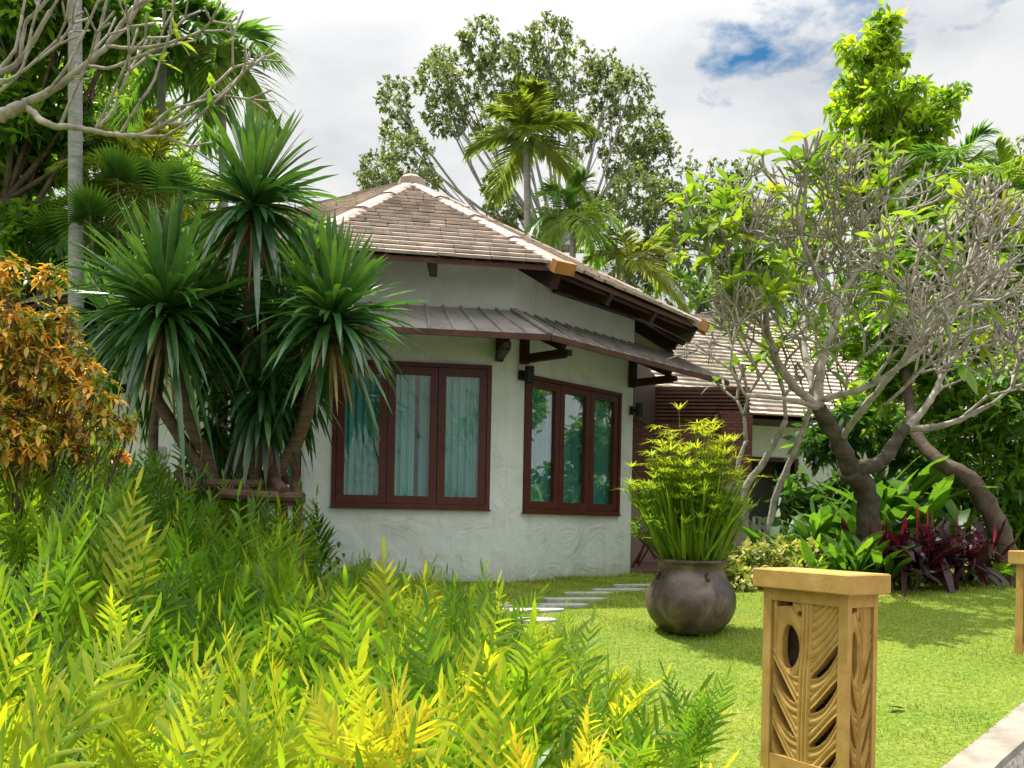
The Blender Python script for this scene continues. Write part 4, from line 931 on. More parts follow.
# ================================================================== broad tools: blobs of leaves and trees
def blob_leaves(G, c, r, n, L_, W_, droop=.4, K=2, hang=.1, tlo=0, thi=1, flat=1.0, prof='leaf', roll=.8, ntw=0, hollow=.45):
    c = np.asarray(c); r = np.broadcast_to(np.asarray(r, float), (3,))
    tw = max(4, n // 9); dd = rdir(tw); rad = (hollow + (1 - hollow) * rng.random(tw)) ** .6; tc_ = c + dd * r * rad[:, None] * np.array([1, 1, flat])
    od = norm(dd + rng.normal(0, .5, (tw, 3)) + np.array([0, 0, .25])); k = rng.integers(0, tw, n)
    al = rng.random(n); pos = tc_[k] - od[k] * (al * L_ * 1.3)[:, None]
    d = norm(od[k] * .6 + rdir(n) * 1.0 - np.array([0, 0, hang]))
    base_t = rng.uniform(tlo, thi, tw)
    leaves(G, pos, d, L_ * rng.uniform(.6, 1.15, n), W_ * rng.uniform(.7, 1.15, n), droop * rng.random(n), K, prof, roll=rng.normal(0, roll, n), tint=np.clip(base_t[k] + rng.normal(0, .13, n), 0, 1))
def tree(name, label, cat, base, blobs, lmat, bmat, L_, W_, dens, trunk_top, r0=.15, hub=None, group=None, droop=.4, hang=.1, tlo=0, thi=1, K=2, depth_j=.6, twigs=True, tr=True, sides=7):
    base = np.asarray(base, float); t = thing(name, label, cat, base, group); G = Geo(); B = Geo(); tt_ = np.asarray(trunk_top, float)
    mid = (base + tt_) / 2 + rng.normal(0, .08, 3) * [1, 1, 0]; tp = smoothpath([base - [0, 0, .1], mid, tt_], 6); B.tube(tp, np.linspace(r0, r0 * .6, len(tp)), sides + 2)
    for (x, y, rp, d) in blobs:
        c = P(x, y, d); r = rp / F * d; s0 = tt_ * .75 + tp[len(tp) // 2] * .25 if rng.random() < .4 else tt_
        ctrl = s0 * .4 + c * .6 + np.array([0, 0, -.15 * np.linalg.norm(c - s0)]) + rng.normal(0, .1 * r, 3)
        pts = bez(s0, ctrl, c, 8); B.tube(pts, np.linspace(r0 * .32, r0 * .07, 8), 5, cap=False)
        if twigs:
            for q in range(6):
                e = c + rdir(1)[0] * r * .85; st = pts[rng.integers(4, 7)]
                B.tube(bez(st, (st + e) / 2 + [0, 0, .1 * r], e, 5), np.linspace(r0 * .08, r0 * .02, 5), 4, cap=False)
        blob_leaves(G, c, (r, r * depth_j + .001 + r * .3, r), int(dens * (rp / 30) ** 2), L_, W_, droop, K, hang, tlo, thi)
    B.build('trunk', bmat, t, smooth=True); G.build('crown', lmat, t); return t
def palm(name, label, base, top, r0, n, FL, group=None, lmat='palm', nl=34, ll=.45, lw=.035, droop=.9, el=(-.2, 1.2), tlo=0, thi=1, bmat='bark_grey', shaft=True, fan=False):
    base, top = np.asarray(base, float), np.asarray(top, float); t = thing(name, label, 'palm tree', base, group)
    B = Geo(); m = (base + top) / 2 + [rng.normal(0, .08), 0, 0]; tp = smoothpath([base - [0, 0, .1], m, top], 8); B.tube(tp, np.linspace(r0 * 1.15, r0 * .8, len(tp)) * (1 + .04 * (np.arange(len(tp)) % 2)), 10); B.build('trunk', bmat, t, smooth=True)
    if shaft:
        B = Geo(); B.tube([top - [0, 0, .05], top + [0, 0, FL * .12], top + [0, 0, FL * .3]], [r0 * .95, r0 * 1.1, r0 * .5], 10); B.build('crownshaft', 'palm', t, smooth=True)
    G = Geo(); top2 = top + [0, 0, FL * .22 if shaft else 0]
    for i in range(n):
        az = i * 2.4 + rng.normal(0, .2); e = el[0] + (el[1] - el[0]) * ((i + .5) / n) + rng.normal(0, .08)
        d = np.array([math.cos(az) * math.cos(e), math.sin(az) * math.cos(e), math.sin(e)]); L_ = FL * rng.uniform(.85, 1.1)
        tt = np.linspace(0, 1, 10); ra = top2 + d * (L_ * tt)[:, None]; ra[:, 2] -= L_ * droop * (.35 + .4 * math.cos(e)) * tt ** 2.2
        G.tube(ra, np.linspace(.018, .004, 10) * (FL / 1.6), 4, .5, cap=False)
        tg = norm(np.gradient(ra, axis=0)); sv = norm(np.cross(tg, [0, 0, 1.]) + 1e-6); ts = np.linspace(.12, 1, nl)
        ip = lambda A: np.stack([np.interp(ts, tt, A[:, k]) for k in range(3)], 1)
        b_, tg_, sv_ = ip(ra), norm(ip(tg)), norm(ip(sv)); tn = np.clip(rng.uniform(tlo, thi) + rng.normal(0, .08, nl), 0, 1)
        for sgn in (-1, 1):
            dd = norm(sv_ * sgn * (1.15 - .7 * ts)[:, None] + tg_ * (.45 + .6 * ts)[:, None] + np.array([0, 0, .22]) + rng.normal(0, .07, (nl, 3)))
            leaves(G, b_, dd, ll * np.sin(np.clip(ts * .88 + .1, 0, 1) * math.pi) ** .5 * rng.uniform(.85, 1.1, nl), lw, .45 * rng.uniform(.5, 1.2, nl), 3, 'lance', tint=tn)
    G.build('crown', lmat, t); return t
def at_ground(x, d, y=560):
    p = P(x, y, d); p[2] = float(g(p[0], p[1])); return p

# ================================================================== trees behind the house
bl = [(395, 98, 24), (375, 170, 24), (372, 182, 20), (409, 160, 34), (398, 130, 24), (445, 113, 30), (436, 80, 28), (442, 62, 22), (466, 90, 26), (482, 43, 30), (502, 72, 34), (515, 45, 16), (549, 42, 32), (575, 72, 36), (540, 85, 26), (489, 128, 26), (425, 185, 22), (522, 110, 20), (609, 77, 28), (629, 93, 30), (642, 133, 34), (655, 155, 30), (622, 160, 32), (578, 138, 24), (559, 112, 26), (600, 118, 26), (635, 193, 38), (598, 213, 28), (664, 200, 24), (495, 187, 20), (502, 213, 28), (545, 225, 24), (660, 235, 28)]
tb = P(560, 470, 20)
tree('canopy_tree', 'tall airy grey green tree rising right behind the bungalow roof', 'tree', (tb[0], 20, 0), [(x, y, r * .86, 20 + rng.normal(0, .9)) for x, y, r in bl], 'far', 'bark_grey', .11, .056, 1650, P(560, 250, 20), .17, tlo=.1, thi=1, depth_j=.9)
# the lower scrubby tree seen between roof and the bare tree
tree('canopy_tree', 'darker small leaved tree seen over the roof to the right of the tall airy tree', 'tree', at_ground(700, 22, 500), [(700, 185, 34, 22), (680, 215, 30, 21), (725, 205, 30, 22), (745, 180, 24, 22), (660, 260, 34, 20), (700, 250, 36, 21), (640, 275, 28, 20), (740, 240, 34, 22), (780, 220, 30, 22), (730, 300, 34, 22), (775, 290, 36, 22), (815, 275, 34, 22), (775, 250, 32, 22), (690, 300, 32, 22), (810, 235, 28, 22), (750, 320, 30, 22)], 'far', 'bark_grey', .15, .075, 560, P(700, 270, 22), .18, tlo=0, thi=.6)
# slender palms just behind the roof
palm('areca_palm', 'sunlit feathery palm directly behind the roof ridge in front of the tall airy tree', at_ground(527, 14.5), P(527, 150, 14.5), .07, 13, 1.1, lmat='palm_y', ll=.5, lw=.06, tlo=.0, thi=.35, el=(-.5, 1.5), droop=.6, nl=40)
palm('areca_palm', 'deep green drooping palm right of the sunlit one behind the roof', at_ground(575, 14), P(573, 232, 14), .06, 11, .95, lmat='palm', ll=.5, lw=.045, tlo=.2, thi=.8, el=(-.3, 1.35), droop=1.0)
palm('areca_palm', 'small lower palm showing above the right roof slope', at_ground(632, 14), P(628, 275, 14), .06, 9, .9, lmat='palm_y', ll=.45, lw=.045, tlo=.2, thi=.6)

# bright tall tree on the right
bl = [(880, 25, 20), (862, 45, 24), (885, 55, 26), (860, 80, 28), (885, 95, 30), (850, 110, 24), (862, 130, 32), (900, 125, 30), (915, 90, 16), (845, 165, 32), (885, 165, 38), (925, 160, 32), (935, 110, 26), (950, 98, 14), (962, 88, 9), (925, 130, 30), (838, 140, 16), (905, 190, 36), (850, 195, 34), (930, 195, 28), (828, 180, 20)]
tree('broadleaf_tree', 'tall narrow bright green tree towering behind the bare branched tree', 'tree', at_ground(885, 14), [(x, y, r, 14 + rng.normal(0, .35)) for x, y, r in bl], 'bright', 'bark_brown', .17, .062, 560, P(880, 150, 14), .12, tlo=.05, thi=1, hang=.35, K=3)
tree('broadleaf_tree', 'rounded dark tree on the horizon at the far right edge', 'tree', at_ground(1040, 20), [(1020, 150, 18, 20), (1035, 165, 26, 20), (1000, 175, 22, 20), (1050, 200, 40, 20), (975, 190, 18, 20)], 'far', 'bark_grey', .16, .08, 400, P(1040, 220, 20), .2)
palm('areca_palm', 'grey green palm right of the tall bright tree', at_ground(958, 12.5), P(956, 190, 12.5), .07, 12, 1.0, lmat='palm', ll=.42, lw=.035, tlo=.2, thi=.9, el=(-.7, 1.4), droop=.9)
palm('areca_palm', 'palm with upright fronds near the right edge beside the bright tree', at_ground(1000, 11.5), P(1002, 205, 11.5), .07, 13, .95, lmat='palm', ll=.42, lw=.035, tlo=.3, thi=1, el=(-.7, 1.4), droop=.9)

# green masses behind the plumeria on the right
def bush(name, label, blobs, mat, L_, W_, dens, base, r0=.05, cat='bush', **k):
    return tree(name, label, cat, base, blobs, mat, 'bark_brown', L_, W_, dens, np.asarray(base) + [0, 0, .35], r0, **k)
bush('garden_bush', 'bright leafy bush behind the right half of the bare tree', [(980, 290, 44, 11.5), (940, 260, 40, 12), (1015, 250, 40, 11.5), (900, 290, 38, 12), (1020, 330, 44, 11.5), (960, 340, 40, 11.5), (910, 235, 34, 12.5), (870, 260, 34, 12.5), (985, 235, 34, 12)], 'mid', .22, .08, 300, at_ground(960, 11.8), .09, cat='tree')
bush('garden_bush', 'glossy bright green bush at the right edge below the bare tree crown', [(985, 400, 40, 9.6), (1020, 420, 44, 9.4), (960, 430, 34, 9.7), (1010, 470, 40, 9.5), (940, 395, 30, 9.8), (1030, 370, 40, 9.6), (1040, 500, 44, 9.6)], 'mid', .18, .06, 300, at_ground(990, 9.6), .05, tlo=.2)
bush('garden_bush', 'dark bush behind the broad leaved plants under the bare tree', [(860, 430, 40, 11), (910, 440, 42, 11), (820, 440, 30, 11.2), (950, 480, 40, 10.6), (1000, 520, 42, 10.2), (900, 500, 40, 10.6), (850, 500, 36, 10.6), (800, 500, 34, 10.9), (1040, 540, 40, 10)], 'dark', .2, .075, 330, at_ground(900, 10.8), .06, thi=.8)
bush('garden_bush', 'sunlit bush between the neighbouring roof and the right palms', [(840, 330, 34, 13), (880, 350, 38, 13), (925, 380, 40, 13), (870, 400, 34, 12.5), (900, 320, 30, 13), (850, 290, 30, 13.5), (800, 260, 30, 14), (760, 275, 26, 14.5), (820, 235, 24, 14)], 'bright', .22, .08, 260, at_ground(880, 12.9), .06, tlo=0, thi=.8)
bush('garden_bush', 'green scrub above the right roof slope behind the awning tip', [(650, 290, 20, 16.5), (690, 290, 24, 16.5), (720, 280, 24, 16.5), (670, 265, 20, 16.5), (620, 240, 20, 16.5), (600, 255, 18, 16.5)], 'mid', .2, .07, 200, at_ground(680, 16.8), .06)

# far thicket closing the view between things
G = Geo()
for x in range(-320, 1400, 34):
    if 215 < x < 660: continue
    for y in (500, 440, 380, 330):
        if 640 < x < 790 and y < 420: continue
        if y < 380 and 790 < x and False: continue
        blob_leaves(G, P(x + rng.normal(0, 8), y + rng.normal(0, 8), 24 + rng.normal(0, .8)), (1.2, .6, 1.2), 130, .42, .17, .4, 1, tlo=0, thi=.5, hollow=.1)
tag(G.build('thicket', 'dark', origin=(0, 24, 0)), 'distant dark leafy thicket closing the garden', 'thicket', kind='stuff')

# the garden behind the camera, which the windows reflect
G = Geo()
for x in np.arange(-14, 22, 1.6):
    for z in (.2, 1.8, 3.4, 5.0, 6.6, 8.2):
        blob_leaves(G, (x + rng.normal(0, .4), -13 + rng.normal(0, .5), z + rng.normal(0, .3)), (1.3, .9, 1.2), 90, .5, .2, .4, 1, tlo=0, thi=1, hollow=.1)
tag(G.build('thicket', 'mid', origin=(0, -13, 0)), 'tall green thicket across the path that the windows mirror', 'thicket', kind='stuff')

# ================================================================== left jungle
def jb(lst, d): return [(x, y, r, d + rng.normal(0, .25)) for x, y, r in lst]
tree('broadleaf_tree', 'dark leafy tree filling the upper left corner behind the bare branches', 'tree', at_ground(-10, 9.5), jb([(20, 40, 44), (70, 20, 38), (10, 110, 48), (60, 100, 40), (110, 40, 34), (20, 180, 44), (45, 150, 40), (90, 140, 28), (-30, 60, 60), (-30, 160, 60), (130, 15, 30), (20, 230, 34), (70, -10, 40), (20, -20, 50)], 9.5), 'mid', 'bark_brown', .17, .07, 420, P(5, 200, 9.5), .12, tlo=0, thi=.9, K=2)
tree('broadleaf_tree', 'sunlit leafy tree behind the grey palm trunk at the left', 'tree', at_ground(110, 13), jb([(120, 40, 36), (150, 20, 32), (100, 80, 34), (140, 90, 30), (175, 60, 20), (80, 50, 30), (160, 120, 24), (60, 90, 34), (125, 130, 30)], 13), 'bright', 'bark_brown', .2, .08, 330, P(110, 150, 13), .12, tlo=0, thi=1)
tree('broadleaf_tree', 'shaded undergrowth tree behind the orange shrub', 'tree', at_ground(40, 11), jb([(30, 280, 46), (80, 260, 40), (20, 350, 50), (80, 330, 44), (-30, 300, 60), (60, 400, 44), (0, 430, 50), (120, 290, 30), (40, 215, 34), (-30, 230, 50), (-40, 400, 60), (-50, 480, 60)], 11.3), 'dark', 'bark_brown', .22, .08, 330, P(40, 380, 11.3), .1, thi=.55)
tree('broadleaf_tree', 'yellow green feathery tree seen left of the crown of the spiky tree', 'tree', at_ground(160, 14.5), jb([(160, 190, 32), (195, 210, 24), (180, 160, 26), (205, 230, 20), (150, 240, 34), (110, 220, 34), (190, 245, 22), (135, 170, 30), (215, 190, 14), (175, 225, 26)], 14.5), 'bright', 'bark_brown', .22, .06, 330, P(160, 260, 14.5), .1, tlo=0, thi=1)
# grey trunk palm whose crown is above the view
gp = at_ground(78, 8.8); palm('tall_palm', 'tall palm with straight pale grey trunk, its crown cut off above', gp, P(74, -260, 8.8) + [0, 0, .4], .068, 12, 1.9, ll=.6, lw=.05)
palm('areca_palm', 'palm with drooping fronds against the white sky left of centre top', at_ground(214, 11.5), P(221, 60, 11.5), .06, 10, .82, lmat='palm', ll=.62, lw=.06, tlo=.2, thi=.8, el=(-1.0, 1.35), droop=.95, nl=30)
palm('areca_palm', 'palm crown left of the one against the sky, cut by the top', at_ground(168, 11), P(163, 45, 11), .06, 11, .85, lmat='palm', ll=.55, lw=.055, tlo=.2, thi=.8, el=(-.8, 1.35), droop=.9)
palm('areca_palm', 'clumping palm with yellowing fronds beside the spiky tree top', at_ground(150, 9.6), P(148, 215, 9.6), .05, 16, 1.15, lmat='palm_y', ll=.42, lw=.032, tlo=.0, thi=.7, el=(-.2, 1.45), droop=.8, bmat='bark_brown', nl=40)
palm('areca_palm', 'shaded palm low behind the grey palm trunk', at_ground(105, 10), P(100, 255, 10), .05, 14, 1.05, lmat='palm', ll=.45, lw=.035, tlo=.1, thi=.6, el=(-.2, 1.45), droop=.8, bmat='bark_brown', nl=36)
# fan palm
fb = at_ground(118, 9.0); t = thing('fan_palm', 'fan palm with round pleated leaves left of the spiky tree', 'palm tree', fb); G = Geo(); B = Geo()
for (x, y, az, el_) in ((118, 178, 0, .9), (150, 185, .3, .5), (90, 215, 2.6, .6), (140, 232, -1.0, .3), (60, 235, 2.9, .4), (180, 190, .2, .8)):
    c = P(x, y, 8.9 + rng.normal(0, .2)); n = 34; a = np.linspace(-1.9, 1.9, n); u_ = np.array([math.cos(az) * .3, -.55, math.sin(el_)]); u_ = norm(u_); v_ = norm(np.cross(u_, [0, 1., .2]))
    d = np.cos(a)[:, None] * u_ + np.sin(a)[:, None] * v_; leaves(G, np.repeat(c[None], n, 0), d, .40, .05, .15, 3, 'lance', tint=np.clip(rng.normal(.3, .1, n), 0, 1))
    B.tube(bez(fb + [0, 0, .8], fb * .3 + c * .7 + [0, 0, -.2], c, 7), .009, 5, cap=False)
B.tube([fb - [0, 0, .1], fb + [0, 0, .85]], .05, 8); B.build('trunk', 'bark_brown', t); G.build('crown', 'palm', t)

# ================================================================== orange shrub
ob = at_ground(20, 5.0, 540)
def oshrub():
    t = thing('orange_shrub', 'orange and copper leaved shrub at the left edge above the ferns', 'shrub', ob); G = Geo(); B = Geo()
    bl = [(10, 275, 22), (50, 278, 16), (15, 325, 38), (55, 325, 26), (30, 375, 48), (75, 365, 28), (95, 395, 26), (60, 420, 40), (110, 425, 22), (130, 425, 9), (15, 440, 44), (80, 450, 20), (-30, 350, 50), (-30, 430, 50), (120, 455, 9)]
    for x, y, r in bl:
        c = P(x, y, 4.9 + rng.normal(0, .12)); rr = r / F * 4.9; hb = ob + [rng.normal(0, .05), 0, .15]; n = 0
        pts = bez(hb, hb * .4 + c * .6 - [0, 0, .1], c, 7); GC = Geo(); B.tube(pts, np.linspace(.010, .003, 7), 5, cap=False)
        n = int(46 * (r / 30) ** 2) + 8
        for q in range(n):
            dd = rdir(1)[0]; c2 = c + dd * rr * rng.uniform(.35, 1) * [1, .8, 1]; od = norm(dd + rng.normal(0, .4, 3) + [.2, 0, .4])
            if q % 3 == 0: st = pts[rng.integers(3, 7)]; B.tube(bez(st, (st + c2) / 2, c2, 4), np.linspace(.004, .002, 4), 4, cap=False)
            m = 6; az = rng.random() * 6 + np.arange(m) * 2 * math.pi / m; ref = norm(np.cross(od, [0, 0, 1.])); r2 = np.cross(ref, od)
            d = norm(np.cos(az)[:, None] * ref + np.sin(az)[:, None] * r2 + od * .5); tn = rng.uniform(0, .95) * (1 if rng.random() < .7 else .35)
            leaves(G, np.repeat(c2[None], m, 0) - od * rng.uniform(0, .03, m)[:, None], d, rng.uniform(.04, .075, m), rng.uniform(.017, .027, m), .35, 3, 'leaf', tint=np.clip(tn + rng.normal(0, .12, m), 0, 1), fold=.08)
    B.build('branches', 'bark_brown', t); G.build('leaves', 'orange', t)
oshrub()

# ================================================================== plumerias
class Plum:
    def __init__(s): s.B = Geo(); s.T = Geo(); s.tips = []; s.n = 0
    def limb(s, pts, r0, r1, trunk=False):
        p = smoothpath(pts, 6); p = p + rng.normal(0, r0 * .10, p.shape); (s.T if trunk else s.B).tube(p, np.linspace(r0, r1, len(p)) * (1 + .07 * rng.normal(size=len(p)) * .6), 9 if trunk else 7)
    def grow(s, p, d, L_, r, depth, inside, trop=.32, ang=32):
        """stubby forks: every shoot ends in two or three new ones"""
        d = norm(d); e = p + d * L_; out = norm(d + np.array([0, 0, trop])); e = p + norm(d + out) * L_
        m = (p + e) / 2 + (d - out) * L_ * .10
        s.B.tube(bez(p, m, e, 5), np.linspace(r, r * .84, 5) * [1, .95, .95, 1, 1.1], 5); s.n += 1
        if depth <= 0 or s.n > s.cap or not inside(e):
            s.tips.append((e, out)); s.B.tube([e, e + out * r * 1.2], [r * .88, r * .45], 6); return
        k = 2 if rng.random() < .62 else 3; az = rng.random() * 6.28; ref = norm(np.cross(out, [.3, .9, .2])); r2 = np.cross(ref, out)
        for j in range(k):
            a = az + j * 2 * math.pi / k + rng.normal(0, .25); th = (ang + rng.normal(0, 7)) * D2R
            nd = out * math.cos(th) + (ref * math.cos(a) + r2 * math.sin(a)) * math.sin(th)
            s.grow(e, nd, L_ * rng.uniform(.74, .98), r * .87, depth - 1, inside, trop, ang)
pl = Plum(); pl.cap = 4200; DP = 8.2
pb_ = at_ground(872, 8.6, 520); fork = P(850, 470, 8.4)
cc_ = P(860, 330, 8.3)
def inside(e):
    q = (e - cc_) / np.array([2.2, 1.7, 1.62]); u = 512 + (e[0] / e[1]) * F; y_ = HY - (e[2] - EYE) / e[1] * F
    return (q ** 2).sum() < 1 and not (u < 668 and y_ > 262) and not (u < 712 and y_ > 262 and y_ < 345)
A1 = P(818, 408, 8.2)
pl.limb([pb_ - [0, 0, .1], P(868, 500, 8.6), fork], .125, .10, True)
pl.limb([fork, P(838, 440, 8.3), A1], .095, .07, True)
pl.limb([fork, P(880, 462, 8.5), P(905, 430, 8.7)], .085, .055, True)
limbs = [([A1, P(785, 375, 8.1), P(766, 330, 8.0)], .065, .045), ([A1, P(822, 360, 8.3), P(836, 320, 8.4)], .07, .045), ([A1, P(805, 350, 8.7), P(806, 300, 9.0)], .05, .035),
         ([P(905, 430, 8.7), P(930, 400, 8.9), P(945, 370, 9.0)], .06, .04), ([P(905, 430, 8.7), P(945, 425, 8.5), P(990, 405, 8.3)], .055, .035), ([A1, P(790, 400, 7.8), P(745, 395, 7.5)], .035, .026),
         ([P(840, 440, 8.3), P(870, 400, 7.7), P(900, 365, 7.3)], .05, .035), ([P(766, 330, 8.0), P(762, 285, 8.0), P(730, 255, 7.9)], .045, .032), ([P(836, 320, 8.4), P(850, 280, 8.5), P(880, 255, 8.6)], .045, .03),
         ([P(836, 320, 8.4), P(815, 270, 8.3), P(800, 235, 8.2)], .04, .03), ([P(945, 370, 9.0), P(975, 330, 9.0), P(985, 300, 9.0)], .04, .028), ([P(900, 365, 7.3), P(930, 330, 7.2), P(950, 300, 7.2)], .035, .027), ([P(820, 400, 8.2), P(870, 385, 8.0), P(925, 350, 8.0)], .045, .03)]
for pts, r0, r1 in limbs: pl.limb(pts, r0 * .7, r1 * .65)
starts = [(P(766, 330, 8.0), (-.6, -.2, .6), .032, 5), (P(836, 320, 8.4), (.1, .5, .8), .034, 5), (P(806, 300, 9), (-.1, .6, .7), .03, 5), (P(945, 370, 9), (.2, .5, .7), .032, 5), (P(990, 405, 8.3), (.7, .0, .5), .03, 5), (P(745, 395, 7.5), (-.5, -.3, .6), .022, 4), (P(770, 390, 7.8), (-.4, .3, .7), .022, 4), (P(762, 300, 8.0), (-.9, .2, .3), .024, 4), (P(766, 330, 8.0), (-.8, -.5, .2), .024, 4), (P(870, 385, 8.0), (.3, -.6, .6), .026, 4), (P(845, 400, 8.2), (-.2, -.7, .6), .024, 4), (P(965, 415, 8.4), (.5, -.4, .5), .026, 4),
          (P(900, 365, 7.3), (.2, -.6, .7), .03, 5), (P(730, 255, 7.9), (-.7, -.1, .5), .026, 4), (P(730, 255, 7.9), (-.2, .4, .8), .026, 3), (P(880, 255, 8.6), (.4, .2, .8), .026, 4), (P(800, 235, 8.2), (-.2, -.2, .9), .026, 3), (P(985, 300, 9), (.5, .1, .8), .026, 4),
          (P(950, 300, 7.2), (.4, -.2, .8), .026, 4), (P(925, 350, 8.0), (.6, .0, .6), .028, 5), (P(770, 350, 8.0), (-.7, .3, .4), .026, 5), (P(850, 280, 8.5), (-.3, -.5, .7), .026, 5), (P(885, 405, 7.6), (.3, -.8, .4), .026, 4), (P(930, 400, 8.9), (.6, .4, .4), .026, 5), (P(785, 375, 8.1), (-.5, -.6, .5), .024, 5), (P(815, 270, 8.3), (.3, .3, .8), .024, 4)]
for p, d, r, dep in starts:
    pl.cap = pl.n + 330; pl.grow(np.asarray(p), np.array(d, float), .26, r * .62, dep + 1, inside, trop=.2, ang=33)
def rosettes(G, tips, n_, Lr=(.16, .30), wr=.075, FG=None, pf=.10):
    for e, d in tips:
        m = rng.integers(4, n_ + 1); az = rng.random() * 6 + np.arange(m) * 2.4; ref = norm(np.cross(d, [.3, .9, .1])); r2 = np.cross(ref, d); el = rng.uniform(.1, 1.0, m)
        dd = norm(np.cos(az)[:, None] * ref + np.sin(az)[:, None] * r2 + d * el[:, None]); LL = rng.uniform(*Lr, m)
        leaves(G, np.repeat(e[None], m, 0), dd, LL, LL * .30, .45 * rng.random(m), 5, 'leaf', fold=.10, tint=np.clip(rng.uniform(.2, .95) + rng.normal(0, .1, m), 0, 1), roll=rng.normal(0, .2, m))
        if FG is not None and rng.random() < pf:
            c = e + d * .08; FG.append(Geo())
            for q in range(1):
                cq = c + rng.normal(0, .01, 3); az = np.arange(5) * 1.257 + rng.random(); fd = np.stack([np.cos(az), np.sin(az), np.full(5, .5)], 1); leaves(FG[-1], np.repeat(cq[None], 5, 0), fd, .05, .034, .2, 2, 'leaf', tint=rng.random(5))
tips = pl.tips; G = Geo(); FG = []; sel = []
for e, d in tips:
    px = 512 + e[0] / e[1] * F; py = HY - (e[2] - EYE) / e[1] * F
    pr_ = .34 if px < 735 else (.13 if px < 830 else .045)
    if py > 350: pr_ += .04
    if rng.random() < pr_ and not (px < 720 and py > 255): sel.append((e, d))
rosettes(G, sel, 9, (.14, .25), FG=FG)
# the tall leafy shoots standing above the crown
ex = []
for (x0, y0, x1, y1) in ((800, 235, 806, 165), (806, 165, 805, 138), (806, 175, 792, 160), (735, 215, 728, 182), (690, 235, 680, 205), (862, 225, 858, 195), (700, 240, 715, 200)):
    a, b = P(x0, y0, 8.1), P(x1, y1, 8.05); pl.B.tube(bez(a, (a + b) / 2 + [.03, 0, 0], b, 5), np.linspace(.02, .014, 5), 6); ex.append((b, np.array([0, 0, 1.])))
rosettes(G, ex, 7, (.15, .24))
t = thing('plumeria_tree', 'spreading silver grey frangipani with nearly bare forking branches over the right lawn', 'tree', pb_)
pl.T.build('trunk', 'bark_plum_d', t, smooth=True); pl.B.build('branches', 'bark_plum', t, smooth=True); G.build('leaves', 'plum', t); [q.build('flower', 'flower', t) for q in FG]
print('plumeria segs', pl.n, 'tips', len(tips))
# thin young stems left of it, before the neighbouring wall
p3 = Plum(); p3.cap = 60; b3 = at_ground(757, 9.4, 560)
p3.limb([b3, P(742, 500, 9.4), P(765, 460, 9.3), P(786, 420, 9.2)], .05, .03); p3.limb([b3 + [.05, 0, 0], P(775, 500, 9.4), P(795, 450, 9.3), P(812, 405, 9.2)], .04, .028); p3.limb([b3, P(738, 480, 9.5), P(746, 440, 9.5)], .035, .02)
tp3 = [P(786, 420, 9.2), P(812, 405, 9.2), P(746, 440, 9.5)]
for q in tp3: p3.cap = p3.n + 14; p3.grow(q, np.array([-.1, 0, 1.]), .25, .024, 3, lambda e: True, ang=35)
t = thing('young_plumeria', 'thin pale stemmed young frangipani in front of the neighbouring doorway', 'tree', b3); G = Geo(); rosettes(G, [x for x in p3.tips if rng.random() < .5], 6)
p3.B.build('branches', 'bark_plum', t, smooth=True); G.build('leaves', 'plum', t)

